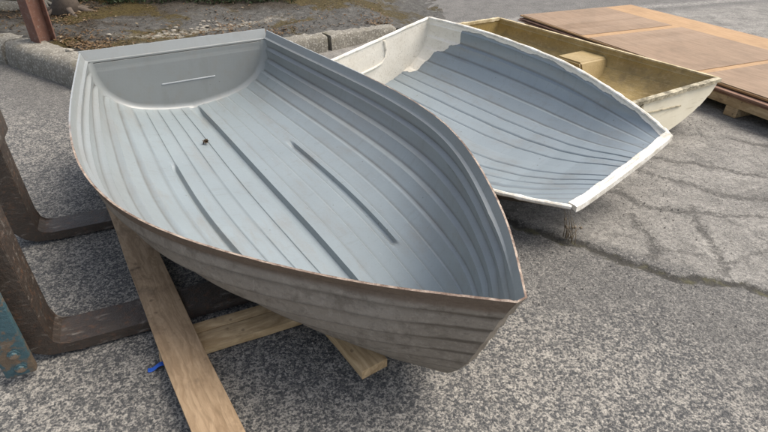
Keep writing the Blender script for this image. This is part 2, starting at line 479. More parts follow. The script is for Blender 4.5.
def mat_bank():
    N = NT('littered_bank_soil', 0.95, 0.15)
    p = N.co('Position')
    x, y, z = N.sep(p)
    warp = N.vmath('MULTIPLY', N.vmath('SUBTRACT', N.noise(p, 1.6, 5, 0.65, out='Color'), (0.5, 0.5, 0.5)), (1.3, 1.3, 0))
    q = N.vmath('ADD', p, warp)
    qx, qy, qz = N.sep(q)
    fine = N.noise(p, 28, 6, 0.75)
    soil = N.ramp(fine, [(0.3, (0.022, 0.018, 0.014)), (0.55, (0.060, 0.049, 0.036)), (0.75, (0.125, 0.108, 0.084))])
    conc = N.ramp(N.noise(p, 13, 6, 0.75), [(0.3, (0.062, 0.060, 0.054)), (0.55, (0.115, 0.110, 0.100)), (0.75, (0.215, 0.205, 0.185))])
    right = N.math('MULTIPLY', N.step(qx, -3.3, -1.9), N.math('SUBTRACT', 1.0, N.math('MULTIPLY', N.step(qy, 6.9, 7.4), N.math('SUBTRACT', 1.0, N.step(qx, -1.6, -.8)))))
    c = N.mix(right, soil, conc)
    # bare concrete shelf on the left too
    shelf = N.math('MULTIPLY', N.step(N.noise(q, 1.1, 3), 0.44, 0.56), N.math('SUBTRACT', 1.0, N.step(qy, 6.3, 6.7)))
    c = N.mix(N.math('MULTIPLY', shelf, 0.8), c, conc)
    moss = N.ramp(N.noise(p, 36, 5, 0.75), [(0.3, (0.030, 0.022, 0.009)), (0.5, (0.075, 0.055, 0.018)), (0.7, (0.135, 0.105, 0.035))])
    mm = N.step(N.noise(q, 1.25, 5, 0.6), 0.50, 0.58)
    c = N.mix(N.math('MULTIPLY', mm, 0.85), c, moss)
    # crumbled pale concrete showing through in one strip
    rub = N.math('MULTIPLY', N.math('SUBTRACT', 1.0, N.step(N.math('ABSOLUTE', N.math('SUBTRACT', N.math('SUBTRACT', qy, 6.12), N.math('MULTIPLY', N.math('ADD', qx, 2.05), 0.75))), 0.02, 0.22)),
                 N.math('MULTIPLY', N.step(qx, -2.9, -2.5), N.math('SUBTRACT', 1.0, N.step(qx, -1.6, -1.2))))
    c = N.mix(N.math('MULTIPLY', rub, N.step(fine, 0.42, 0.56)), c, (0.33, 0.30, 0.245))
    N.color(c)
    N.bump(N.math('ADD', fine, N.noise(p, 6, 5, 0.7)), 0.9, 0.05)
    return N.m


def mat_simple(name, lo, hi, scale=20, rough=0.7, spec=0.4, bump=0.3):
    N = NT(name, rough, spec)
    p = N.co('Object')
    N.color(N.mix(N.noise(p, scale, 5, 0.7), lo, hi))
    N.bump(N.noise(p, scale * 2.5, 4, 0.7), bump, 0.006)
    return N.m


def mat_leaf(name, lo, hi):
    N = NT(name, 0.6, 0.3)
    p = N.co('Position')
    N.color(N.mix(N.noise(p, 13, 3, 0.7), lo, hi))
    return N.m


# ------------------------------------------------------------------ mesh helpers
def new_obj(name, verts, faces, mats, parent=None, midx=None, smooth=True, uv=None, autosharp=None):
    me = bpy.data.meshes.new(name)
    me.from_pydata([tuple(map(float, v)) for v in verts], [], [tuple(f) for f in faces])
    if not isinstance(mats, (list, tuple)):
        mats = [mats]
    for m in mats:
        me.materials.append(m)
    if midx is not None:
        me.polygons.foreach_set('material_index', np.asarray(midx, dtype=np.int32))
    if uv is not None:
        lay = me.uv_layers.new(name='UVMap')
        li = np.zeros(len(me.loops), dtype=np.int32)
        me.loops.foreach_get('vertex_index', li)
        lay.data.foreach_set('uv', np.asarray(uv, dtype=np.float32)[li].ravel())
    me.polygons.foreach_set('use_smooth', [bool(smooth)] * len(me.polygons))
    me.update()
    if autosharp:
        me.set_sharp_from_angle(angle=R(autosharp))
    o = bpy.data.objects.new(name, me)
    COL.objects.link(o)
    if parent:
        o.parent = parent
    return o


def bm_obj(name, bm, mats, parent=None, smooth=True, sharp=35):
    bmesh.ops.recalc_face_normals(bm, faces=bm.faces)
    me = bpy.data.meshes.new(name)
    bm.to_mesh(me)
    bm.free()
    for m in (mats if isinstance(mats, (list, tuple)) else [mats]):
        me.materials.append(m)
    me.polygons.foreach_set('use_smooth', [bool(smooth)] * len(me.polygons))
    if smooth and sharp:
        me.set_sharp_from_angle(angle=R(sharp))
    o = bpy.data.objects.new(name, me)
    COL.objects.link(o)
    if parent:
        o.parent = parent
    return o


def tag(o, label=None, cat=None, group=None, kind=None):
    if label: o['label'] = label
    if cat: o['category'] = cat
    if group: o['group'] = group
    if kind: o['kind'] = kind
    return o


def empty(name, matrix):
    o = bpy.data.objects.new(name, None)
    o.empty_display_size = 0.1
    COL.objects.link(o)
    o.matrix_world = matrix
    return o


def box_bm(bm, size, M=None, bevel=0.0, seg=2, jitter=0.0, cuts=0):
    t = bmesh.new()
    bmesh.ops.create_cube(t, size=1.0)
    for v in t.verts:
        v.co = Vector((v.co.x * size[0], v.co.y * size[1], v.co.z * size[2]))
    if cuts:
        es = [e for e in t.edges if abs((e.verts[0].co - e.verts[1].co).x) > size[0] * 0.5]
        bmesh.ops.subdivide_edges(t, edges=es, cuts=cuts, use_grid_fill=True)
    if bevel:
        sh = [e for e in t.edges if len(e.link_faces) == 2 and e.calc_face_angle(0) > 0.5]
        bmesh.ops.bevel(t, geom=sh, offset=bevel, segments=seg, affect='EDGES', profile=0.6)
    if jitter:
        for v in t.verts:
            v.co += Vector((random.uniform(-1, 1), random.uniform(-1, 1), random.uniform(-1, 1))) * jitter
    me = bpy.data.meshes.new('tmp')
    t.to_mesh(me)
    t.free()
    if M is not None:
        me.transform(M)
    bm.from_mesh(me)
    bpy.data.meshes.remove(me)


def axis_matrix(origin, xdir, up=Vector((0, 0, 1))):
    x = Vector(xdir).normalized()
    z = (Vector(up) - x * x.dot(Vector(up))).normalized()
    y = z.cross(x)
    M = Matrix((x, y, z)).transposed().to_4x4()
    M.translation = Vector(origin)
    return M


# ------------------------------------------------------------------ boats
def spline(kn, vals, t):
    kn = np.asarray(kn, float); vals = np.asarray(vals, float)
    n = len(kn); h = np.diff(kn); A = np.zeros((n, n)); r = np.zeros(n); A[0, 0] = A[-1, -1] = 1
    for i in range(1, n - 1):
        A[i, i - 1] = h[i - 1]; A[i, i] = 2 * (h[i - 1] + h[i]); A[i, i + 1] = h[i]
        r[i] = 6 * ((vals[i + 1] - vals[i]) / h[i] - (vals[i] - vals[i - 1]) / h[i - 1])
    m = np.linalg.solve(A, r)
    i = np.clip(np.searchsorted(kn, t) - 1, 0, n - 2)
    a = (kn[i + 1] - t) / h[i]; b = (t - kn[i]) / h[i]
    return a * vals[i] + b * vals[i + 1] + ((a ** 3 - a) * m[i] + (b ** 3 - b) * m[i + 1]) * h[i] ** 2 / 6


KN = [0, .2, .4, .6, .8, .92, 1.]


def rot3(yaw, trim, heel):
    return (Matrix.Rotation(yaw, 3, 'Z') @ Matrix.Rotation(trim, 3, 'Y') @ Matrix.Rotation(heel, 3, 'X'))


class Hull:
    """section curves by station; u = girth fraction, 0 keel .. 1 rim"""
    def __init__(s, L, hb, sag, keel, nexp, dead, stem=None, inset=0.0, rim_u=0.93, steps=(), grooves=(), chan=None, keel_groove=0.0, thick=0.008, fade_end=.35):
        s.L, s.hb, s.sag, s.keel, s.nexp, s.dead, s.stem = L, hb, sag, keel, nexp, dead, stem
        s.fade_end = fade_end; s.inset, s.rim_u, s.steps, s.grooves, s.chan, s.kg, s.thick = inset, rim_u, steps, grooves, chan, keel_groove, thick

    def base(s, t, side):
        """smooth section at station t resampled evenly in girth"""
        th = np.linspace(0, 1, 400) * np.pi / 2
        X = (t - 1) * s.L
        hb = float(spline(KN, s.hb, np.array([t]))[0])
        zg = -s.sag * 4 * t * (1 - t)
        zk = float(np.interp(X, s.keel[0], s.keel[1]))
        n = float(np.interp(t, s.nexp[0], s.nexp[1]))
        dr = float(np.interp(t, s.dead[0], s.dead[1]))
        y = hb * np.sin(th) ** (2 / n)
        zf = 1 - np.cos(th) ** (2 / n)
        zb = zk + dr
        z = zb + (zg - zb) * zf - dr * (1 - np.clip(y / hb, 0, 1)) * np.clip(1 - zf * 1.5, 0, 1)
        x = np.full_like(y, X)
        if s.stem:
            w = max(0, (t - .6) / .4) ** 2
            x = X + np.interp(z, s.stem[0], s.stem[1]) * w
        g = np.r_[0, np.cumsum(np.sqrt(np.diff(x) ** 2 + np.diff(y) ** 2 + np.diff(z) ** 2))]
        return np.stack([x, y, z], -1), g

    def grid(s, side):
        us = set(np.linspace(0, 1, 61).round(5))
        for k in s.steps:
            us |= {round(k[0] - .0015, 5), round(k[0] + k[2], 5), round(k[0] - .006, 5), round(k[0] + k[2] + .004, 5), round(k[0] + k[2] + .010, 5), round(k[0] + k[2] + .017, 5)}
        for k in s.grooves:
            us |= {round(k[0] - k[2], 5), round(k[0], 5), round(k[0] + k[2], 5)}
        if s.kg:
            us |= {.022, .026, .034, .040}
        us |= {s.rim_u - .004, s.rim_u + .004}
        if s.chan:
            for ch in s.chan:
                if ch[0] == side:
                    us |= set(np.linspace(ch[1] - .03, ch[1] + .03, 13).round(5))
        us = np.array(sorted(us))
        ts = np.sort(np.unique(np.r_[np.linspace(0, .8, 90), 1 - .2 * (np.linspace(1, 0, 50) ** 1.4)].round(5)))
        P = np.zeros((len(ts), len(us), 3)); G = np.zeros((len(ts), len(us)))
        for i, t in enumerate(ts):
            C, g = s.base(t, side)
            gu = us * g[-1]
            for k in range(3):
                P[i, :, k] = np.interp(gu, g, C[:, k])
            G[i] = g[-1] - gu
        # outward normal (port: +y)
        dt = np.gradient(P, axis=0); du = np.gradient(P, axis=1)
        nrm = np.cross(du, dt)
        nrm /= np.linalg.norm(nrm, axis=2, keepdims=True) + 1e-9
        mid = nrm[len(ts) // 2, -8]
        if mid[1] < 0: nrm = -nrm
        # smooth displacement fields
        D = np.zeros((len(ts), len(us)))
        T, U = np.meshgrid(ts, us, indexing='ij')
        bounds = [k[0] for k in s.steps] + [s.rim_u]
        for a, b, k in zip(bounds[:-1], bounds[1:], s.steps):
            m = (U > a) & (U <= b)
            fr = (U - a) / (b - a)
            fade = np.clip((1 - T) / (.08 if s.fade_end else .3), s.fade_end, 1) * np.clip(T / .03, .35, 1)
            D += np.where(m, k[1] * (1 - fr) * np.clip((U - a) / k[2], 0, 1) * fade, 0)
        for u0, dp, w in s.grooves:
            D += dp * np.clip(1 - abs(U - u0) / w, 0, 1)
        if s.kg:
            D += s.kg * np.clip((.040 - U) / .014, 0, 1) * np.clip((T) / .04, 0, 1) * np.clip((.93 - T) / .1, 0, 1)
        if s.chan:
            for sd_, u0, x0, x1, dp, hw in s.chan:
                if sd_ == side:
                    X = (T - 1) * s.L
                    girth = G[:, :1]
                    prof = np.clip(1.25 * (1 - (abs(U - u0) * girth / hw) ** 2), 0, 1)
                    along = np.clip(np.minimum((X - x0), (x1 - X)) / .05, 0, 1)
                    D += dp * prof * along * along * (3 - 2 * along)
        if s.inset:
            below = U < s.rim_u - .001
            D += np.where(below, -s.inset * np.clip((U - .45) / .4, 0, 1), -s.inset * .5 * (1 - U) / (1 - s.rim_u)) * np.clip((1 - T) / .14, .12, 1)
        Pin = P + nrm * D[..., None]
        Pout = P + nrm * (D + s.thick)[..., None]
        Pin[:, 0, 1] = np.maximum(Pin[:, 0, 1], 0) * 0; Pout[:, 0, 1] = 0
        # keep the bow from crossing the centreline
        Pin[..., 1] = np.maximum(Pin[..., 1], 0)
        Pout[..., 1] = np.maximum(Pout[..., 1], 0)
        if side < 0:
            Pin = Pin * [1, -1, 1]; Pout = Pout * [1, -1, 1]
        return Pin, Pout, ts, us, G

    def build(s, name, mats, parent, offset):
        """mats: inner, outer, edge. One watertight shell, both sides."""
        V, Fc, MI, UV, LAP, COR = [], [], [], [], [], []
        def add_grid(P, G, flip, mi):
            o = len(V); nt, nu = P.shape[:2]
            V.extend((P.reshape(-1, 3) + offset).tolist())
            uv = np.stack([P[..., 0] + s.L, G], -1).reshape(-1, 2)
            UV.extend(uv.tolist())
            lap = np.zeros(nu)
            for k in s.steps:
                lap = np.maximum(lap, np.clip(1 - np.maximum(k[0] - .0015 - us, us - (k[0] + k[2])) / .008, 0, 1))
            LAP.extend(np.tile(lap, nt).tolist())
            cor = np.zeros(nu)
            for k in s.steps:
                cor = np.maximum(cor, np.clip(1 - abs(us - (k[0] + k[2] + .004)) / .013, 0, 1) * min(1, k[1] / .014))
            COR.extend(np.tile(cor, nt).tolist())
            for i in range(nt - 1):
                for j in range(nu - 1):
                    a, b, c, d = o + i * nu + j, o + (i + 1) * nu + j, o + (i + 1) * nu + j + 1, o + i * nu + j + 1
                    Fc.append((a, d, c, b) if flip else (a, b, c, d)); MI.append(mi)
            return o
        info = {}
        for side in (1, -1):
            Pin, Pout, ts, us, G = s.grid(side)
            nt, nu = len(ts), len(us)
            oi = add_grid(Pin, G, side > 0, 0)
            oo = add_grid(Pout, G, side < 0, 1)
            info[side] = (oi, oo, nt, nu)
            # rim and stern edges get their own vertices so the edge stays crisp
            def strip(A, B, mi, flip):
                o = len(V); k = len(A)
                V.extend((np.asarray(A) + offset).tolist()); V.extend((np.asarray(B) + offset).tolist())
                UV.extend([(float(q[0]) + s.L, 0.0) for q in A] + [(float(q[0]) + s.L, 0.0) for q in B]); LAP.extend([0.0] * (2 * k)); COR.extend([0.0] * (2 * k))
                for i in range(k - 1):
                    f = (o + i, o + i + 1, o + k + i + 1, o + k + i)
                    Fc.append(f if flip else f[::-1]); MI.append(mi)
            A = Pin[:, -1] + [0, 0, 0]; B = Pout[:, -1]
            jit = np.c_[np.zeros(nt), np.zeros(nt), rng.normal(0, .0006, nt)]
            A = A + jit; B = B + jit
            strip(A, B, 2, side > 0)
            strip(Pin[0], Pout[0], 2, side < 0)
            info[side] += (Pin, Pout)
        # bow: join both sides
        for w, mi in ((4, 0), (5, 1)):
            a, b = info[1][w][-1], info[-1][w][-1]
            o = len(V)
            k = min(len(a), len(b))
            if len(a) != len(b):
                uu = np.linspace(0, 1, 40)
                a = np.stack([np.interp(uu, np.linspace(0, 1, len(a)), a[:, q]) for q in range(3)], -1)
                b = np.stack([np.interp(uu, np.linspace(0, 1, len(b)), b[:, q]) for q in range(3)], -1); k = 40
            V.extend((a + offset).tolist()); V.extend((b + offset).tolist())
            UV.extend([(s.L, 0.2)] * (2 * k)); LAP.extend([0.0] * (2 * k)); COR.extend([0.0] * (2 * k))
            for i in range(k - 1):
                f = (o + i, o + i + 1, o + k + i + 1, o + k + i)
                Fc.append(f if mi else f[::-1]); MI.append(mi)
        q = [info[1][4][-1, -1], info[1][5][-1, -1], info[-1][5][-1, -1], info[-1][4][-1, -1]]
        o = len(V)
        V.extend((np.array(q) + offset).tolist()); UV.extend([(s.L, 0.0)] * 4); LAP.extend([0.0] * 4); COR.extend([0.0] * 4)
        Fc.append((o, o + 1, o + 2, o + 3)); MI.append(2)
        s.info = info
        ob = new_obj(name, V, Fc, mats, parent, MI, True, UV, 40)
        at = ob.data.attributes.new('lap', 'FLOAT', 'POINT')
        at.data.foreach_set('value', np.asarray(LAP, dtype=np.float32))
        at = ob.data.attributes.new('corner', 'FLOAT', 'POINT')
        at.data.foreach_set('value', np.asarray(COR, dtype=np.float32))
        return ob

    def stern_outline(s, w=4, smooth=False):
        p = s.info[1][w][0].copy(); q = s.info[-1][w][0].copy()
        if smooth:
            for a in (p, q):
                for _ in range(60):
                    a[1:-1] = (a[:-2] + 2 * a[1:-1] + a[2:]) / 4
        return np.r_[q[::-1], p[1:]]          # starboard rim .. keel .. port rim


def transom_panel(name, outline, thick, top_cut, mats, parent, offset, xdir=-1):
    """slab filling the stern outline up to top_cut below the rim"""
    ol = np.array(outline); zt = min(ol[0, 2], ol[-1, 2]) - top_cut
    ol = ol[ol[:, 2] <= zt + 1e-6]
    # columns for a clean grid: use y-ordered pairs from keel up
    bm = bmesh.new()
    n = len(ol)
    vin, vout = [], []
    for q in ol:
        vin.append(bm.verts.new(Vector(q) + Vector(offset)))
        vout.append(bm.verts.new(Vector(q) + Vector(offset) + Vector((xdir * thick, 0, 0))))
    f1 = bm.faces.new(vin); f2 = bm.faces.new(vout[::-1])
    f2.material_index = 1
    for i in range(n):
        j = (i + 1) % n
        f = bm.faces.new((vin[i], vout[i], vout[j], vin[j]))
    bmesh.ops.triangulate(bm, faces=[f1, f2])
    return bm_obj(name, bm, mats, parent, smooth=False)


def tube(bm, pts, r, seg=8):
    pts = [Vector(p) for p in pts]
    rings = []
    for i, p in enumerate(pts):
        d = (pts[min(i + 1, len(pts) - 1)] - pts[max(i - 1, 0)]).normalized()
        up = Vector((0, 0, 1)) if abs(d.z) < .9 else Vector((1, 0, 0))
        a = d.cross(up).normalized(); b = a.cross(d)
        rr = r[i] if isinstance(r, (list, tuple, np.ndarray)) else r
        rings.append([bm.verts.new(p + (a * math.cos(k * 2 * math.pi / seg) + b * math.sin(k * 2 * math.pi / seg)) * rr) for k in range(seg)])
    for r0, r1 in zip(rings[:-1], rings[1:]):
        for k in range(seg):
            bm.faces.new((r0[k], r0[(k + 1) % seg], r1[(k + 1) % seg], r1[k]))
    bm.faces.new(rings[0][::-1]); bm.faces.new(rings[-1])


# ================================================================== GROUND
CRACKS = [[(1.40, 3.26), (1.624, 3.151), (1.791, 2.996), (1.947, 2.891), (2.081, 2.754), (2.307, 2.697), (3.0, 2.55)],
          [(1.6, 3.5), (1.88, 3.275), (2.178, 3.127), (2.362, 3.029), (2.9, 3.0)],
          [(1.12, 2.95), (1.473, 2.762), (1.622, 2.589), (1.787, 2.568), (2.19, 2.507), (2.8, 2.4)],
          [(1.809, 2.613), (1.744, 2.267), (1.674, 2.013)],
          [(1.425, 2.533), (1.422, 2.176), (1.3, 2.05)],
          [(2.6, 3.6), (3.4, 3.1), (4.2, 2.9)], [(3.9, 4.4), (4.3, 3.6), (4.4, 2.9)]]
SEAM = [[(0.1, 2.95), (0.5, 2.68), (0.669, 2.549), (0.877, 2.346), (1.119, 2.183), (1.315, 2.034), (1.523, 1.958), (1.789, 1.858), (2.6, 1.5)]]
GRAVEL = [[(0.3, 6.95), (0.876, 7.25), (2.285, 7.85), (4.086, 8.55), (7, 9.6)]]


def jagged(lines, amp, depth=5):
    """break straight runs into an irregular line, the way real cracks wander"""
    out = []
    for ln in lines:
        p = [np.array(q, float) for q in ln]
        for _ in range(depth):
            q = [p[0]]
            for a, b in zip(p[:-1], p[1:]):
                d = b - a
                m = (a + b) / 2 + np.array([-d[1], d[0]]) * rng.normal(0, amp)
                q += [m, b]
            p = q
        out.append(np.array(p))
    return out


def line_dist(P, lines):
    best = np.full(len(P), 9.0)
    for ln in lines:
        for a, b in zip(ln[:-1], ln[1:]):
            ab = b - a
            t = np.clip(((P - a) @ ab) / (ab @ ab + 1e-12), 0, 1)
            best = np.minimum(best, np.linalg.norm(P - a - t[:, None] * ab, axis=1))
    return best


def ground():
    m = ground_material()
    xs = np.r_[-120, -60, -30, -15, -10, np.arange(-6, -.01, .08), np.arange(0, 3.6, .02), np.arange(3.6, 7, .08), 10, 16, 30, 60, 120]
    ys = np.r_[-60, -20, -5, 0, np.arange(.6, 1.49, .06), np.arange(1.5, 4.2, .02), np.arange(4.2, 10.5, .08), 14, 20, 40, 80, 160]
    X, Y = np.meshgrid(xs, ys, indexing='ij')
    P = np.stack([X.ravel(), Y.ravel()], -1)
    dc = line_dist(P, jagged(CRACKS, .10, 3)); dsm = line_dist(P, jagged(SEAM, .09, 3)); dg = line_dist(P, jagged(GRAVEL, .03, 2))
    Z = 0.004 * np.sin(P[:, 0] * 1.7 + .5) * np.cos(P[:, 1] * 1.3) - .004
    near = (abs(P[:, 0]) < 8) & (P[:, 1] > 0) & (P[:, 1] < 11)
    Z = np.where(near, Z, 0.0)
    Z -= .012 * np.exp(-(dsm / .035) ** 2) + .005 * np.exp(-(dc / .03) ** 2)
    V = np.c_[P, Z]
    ny = len(ys)
    i, j = np.meshgrid(np.arange(len(xs) - 1), np.arange(ny - 1), indexing='ij')
    i = i.ravel(); j = j.ravel()
    Fc = np.stack([i * ny + j, (i + 1) * ny + j, (i + 1) * ny + j + 1, i * ny + j + 1], -1).tolist()
    o = new_obj('ground', V, Fc, m)
    for nm, d in (('crack', dc), ('seam', dsm), ('gravel_line', dg)):
        at = o.data.attributes.new(nm, 'FLOAT', 'POINT')
        at.data.foreach_set('value', d.astype(np.float32))
    tag(o, kind='structure')


ground()

# raised bank behind the kerb
K_LEFT = [(-5.6, 6.0), (-3.966, 5.40), (-3.30, 5.02), (-2.74, 4.56)]       # base of the left kerb
K_RIGHT = [(-2.74, 4.56), (-2.10, 4.95), (-0.90, 5.74), (-0.15, 6.42), (0.35, 6.90)]


def bank_height(x, y):
    # lowers to the tarmac on the right
    k = min(1, max(0, (0.75 - x) / 1.6))
    k = k * k * (3 - 2 * k)
    return 0.185 * k + 0.05 * max(0, min(1, (-x - 1.5) / 2)) + 0.012 * math.sin(x * 5 + y * 3) * k + 0.01 * math.sin(x * 11 - y * 7) * k + \
        (0.10 * max(0, y - 6.9) * k if x < 0 else 0)


def bank():
    m = mat_bank()
    base = K_LEFT[:-1] + K_RIGHT
    bx = [p[0] for p in base]; by = [p[1] for p in base]
    xs = np.r_[-30, -14, np.linspace(-8, 0.9, 110)]
    rows = np.r_[0.10, .15, np.linspace(.2, 4.5, 42), 7, 14, 40]
    V = []
    for x in xs:
        y0 = float(np.interp(x, bx, by)) if x > -5.6 else 6.0 + (-5.6 - x) * .4
        if x > 0.35: y0 = 6.9 + (x - .35) * 0.9
        for r in rows:
            y = y0 + r
            h = bank_height(x, y) + rng.normal(0, .006)
            if r < .30: h = min(h, .12 if r < .2 else .15)
            V.append((x, y, max(h, -0.02) if x < .85 else -0.02))
    nr = len(rows)
    Fc = [(i * nr + j, (i + 1) * nr + j, (i + 1) * nr + j + 1, i * nr + j + 1) for i in range(len(xs) - 1) for j in range(nr - 1)]
    tag(new_obj('earth_bank', V, Fc, m), kind='structure')


bank()

M_CONC = mat_concrete()


def kerb_stone(p0, p1, h, w, label, h1=None, square=False):
    """a weathered kerb stone between two base points (front edge)"""
    p0 = Vector((*p0, 0)); p1 = Vector((*p1, 0)); L = (p1 - p0).length
    n = max(10, int(L / .06)); h1 = h if h1 is None else h1
    prof = [(0, -.03), (.005, .35), (.02, .75), (.05, .95), (.11, 1.0), (w * .7, 1.0), (w, .95), (w, -.03)]
    if square:
        prof = [(0, -.03), (.004, .5), (.010, .93), (.025, 1.0), (.11, 1.0), (w * .7, 1.0), (w, .97), (w, -.03)]
    V = []; k = len(prof)
    for i in range(n + 1):
        hh = h + (h1 - h) * i / n
        e = .015 if i in (0, n) else 0
        for a, b in prof:
            V.append((i / n * L + (0.012 if i == 0 else -0.012 if i == n else 0), a + (e * .4 if a < .1 else 0) + rng.normal(0, .005),
                      (b * hh if b > 0 else b) - (e * .6 if b > .5 else 0) + rng.normal(0, .006)))
    Fc = [(i * k + j, i * k + j + 1, (i + 1) * k + j + 1, (i + 1) * k + j) for i in range(n) for j in range(k - 1)]
    Fc += [tuple(range(k))[::-1], tuple(n * k + j for j in range(k))]
    o = new_obj('kerb_stone', V, Fc, M_CONC, smooth=True, autosharp=60)
    o.matrix_world = axis_matrix(p0, p1 - p0)
    return tag(o, label, 'kerb', 'concrete kerb stones edging the bank')


kerb_stone((-5.6, 6.2), (-3.90, 5.36), .235, .30, 'far left weathered concrete kerb stone cut off by the left picture edge')
kerb_stone((-3.88, 5.35), (-2.77, 4.58), .235, .30, 'speckled concrete kerb stone in front of the rusty post, next to the big grey boat')
kerb_stone((-2.72, 4.58), (-1.62, 5.25), .20, .24, 'kerb stone hidden mostly behind the transom of the big grey boat')
kerb_stone((-1.60, 5.265), (-0.62, 5.94), .175, .22, 'grey concrete kerb stone beside the far right corner of the big grey boat', h1=.17, square=True)
kerb_stone((-0.60, 5.955), (0.16, 6.66), .17, .22, 'low concrete kerb stone behind the white stern panel of the second boat', h1=.11, square=True)

# ================================================================== BOAT 1 (large grey dinghy)
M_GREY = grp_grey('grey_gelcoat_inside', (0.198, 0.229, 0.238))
M_HULL = mat_outer_hull()
M_EDGE1 = mat_cut_edge('chipped_brown_rim', (0.10, 0.060, 0.040), (0.33, 0.265, 0.21), (0.24, 0.255, 0.26))
M_LEDGE = mat_simple('lit_grey_ledge', (0.29, 0.31, 0.315), (0.37, 0.385, 0.39), 30, 0.4)  # lighter grey paints in the light caught by the up-facing ledge


def boat_one():
    L = 3.01863
    hb = [0.606923, 0.759636, 0.842000, 0.768955, 0.480648, 0.229017, 0.015]
    Rm = rot3(-0.961578, 0.0194434, -0.0166563)
    bow = Vector((0.37318, 1.073, 0.64917))
    off = np.array([1.5, 0, 0.56])
    org = bow - Rm @ Vector(off)
    M = Rm.to_4x4(); M.translation = org
    root = empty('dinghy', M)
    tag(root, 'largest boat, grey inside with brown weathered outside, resting on loose timber in front', 'boat')
    keel = ([-3.02, -2.6, -2.2, -1.8, -1.3, -.9, -.6, -.4, -.3, -.2, 0], [-.455, -.472, -.497, -.52, -.54, -.565, -.59, -.60, -.605, -.605, -.6])
    stem = ([-.66, -.6, -.56, -.5, -.44, -.36, -.246, -.106, 0], [-.5, -.38, -.30, -.22, -.175, -.135, -.095, -.045, 0])
    steps = [(.10, .0045, .004), (.19, .0045, .004), (.28, .0045, .004), (.37, .0045, .004), (.455, .007, .008), (.545, .014, .020), (.645, .024, .028), (.75, .029, .030), (.855, .025, .024)]
    grooves = []
    H = Hull(L, hb, 0.1075, keel, ([0, .25, .5, .8, 1], [3.2, 2.6, 2.5, 2.2, 1.9]), ([0, .5, .9, 1], [.055, .05, .03, 0]), stem,
             inset=.030, rim_u=.945, steps=steps, grooves=grooves,
             chan=[(1, .325, -2.15, -.93, .022, .018), (-1, .385, -2.2, -.95, .022, .018)], keel_groove=.03)
    # in this frame local +y is the far (picture right) side
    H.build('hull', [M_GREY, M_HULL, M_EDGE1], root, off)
    ol = H.stern_outline(4)
    oo = ol.copy()
    transom_panel('transom', oo, .010, .058, [M_GREY, M_HULL], root, off)
    # flared band along the top of the transom
    y0, y1 = ol[0, 1] , ol[-1, 1]
    x0 = -L
    bm = bmesh.new()
    prof = [(0.0, -.0575), (-.017, -.056), (-.038, .0), (-.046, .001), (-.046, -.03), (-.024, -.075), (-.010, -.075), (0, -.066)]
    n = 40; rings = []
    for i in range(n + 1):
        y = (y0 - .004) + (y1 - y0 + .008) * i / n
        rings.append([bm.verts.new(Vector((x0 + a, y * (1 + (b + .06) * .06), b + (rng.normal(0, .0008) if b > -.01 else 0))) + Vector(off)) for a, b in prof])
    k = len(prof)
    for r0, r1 in zip(rings[:-1], rings[1:]):
        for q in range(k):
            bm.faces.new((r0[q], r0[(q + 1) % k], r1[(q + 1) % k], r1[q]))
    bm.faces.new(rings[0]); bm.faces.new(rings[-1][::-1])
    bm_obj('transom_rim', bm, M_GREY, root, sharp=25)
    # moulded concave corner where the transom meets the sides and the bottom
    of = H.stern_outline(4, True)
    of = of[of[:, 2] < -.062]
    tg = np.gradient(of, axis=0)[:, 1:]
    tg /= np.linalg.norm(tg, axis=1, keepdims=True)
    nn = np.stack([-tg[:, 1], tg[:, 0]], -1)
    cen = np.array([0, -.15])
    if ((cen - of[:, 1:]) * nn).sum() < 0: nn = -nn
    V, Fc = [], []
    K = 9; r = .034
    for q, n2_ in zip(of, nn):
        for k in range(K):
            a_ = k / (K - 1) * math.pi / 2
            dn = r * (1 - math.sin(a_)) - .0015 - .012 * (k / (K - 1)) ** 2; dx = r * (1 - math.cos(a_)) + .001
            V.append((q[0] + dx + off[0], q[1] + n2_[0] * dn, q[2] + n2_[1] * dn + off[2]))
    for i in range(len(of) - 1):
        for k in range(K - 1):
            Fc.append((i * K + k, i * K + k + 1, (i + 1) * K + k + 1, (i + 1) * K + k))
    new_obj('transom_fillet', V, Fc, M_GREY, root)
    # little ledge and upright crease on the transom
    bm = bmesh.new()
    box_bm(bm, (.009, .37, .009), Matrix.Translation(Vector((x0 + .004, .005, -.266)) + Vector(off)), .004)
    bm_obj('motor_pad_ledge', bm, M_LEDGE, root)
    bm = bmesh.new()
    box_bm(bm, (.005, .005, .17), Matrix.Translation(Vector((x0 + .002, .192, -.165)) + Vector(off)), .0015)
    bm_obj('transom_crease', bm, M_GREY, root)
    return root, H


boat1, H1 = boat_one()

# ================================================================== BOAT 2 (white and grey pram)
M_GREYW = grp_grey('flaking_grey_lining', (0.205, 0.238, 0.252), True)
M_WHITE = mat_white_lining()
M_EDGE2 = mat_cut_edge('ragged_cream_edge', (0.50, 0.46, 0.38), (0.76, 0.73, 0.66))
M_DARKHULL = mat_simple('dark_stained_hull', (0.03, 0.024, 0.018), (0.10, 0.082, 0.062), 14, .8)


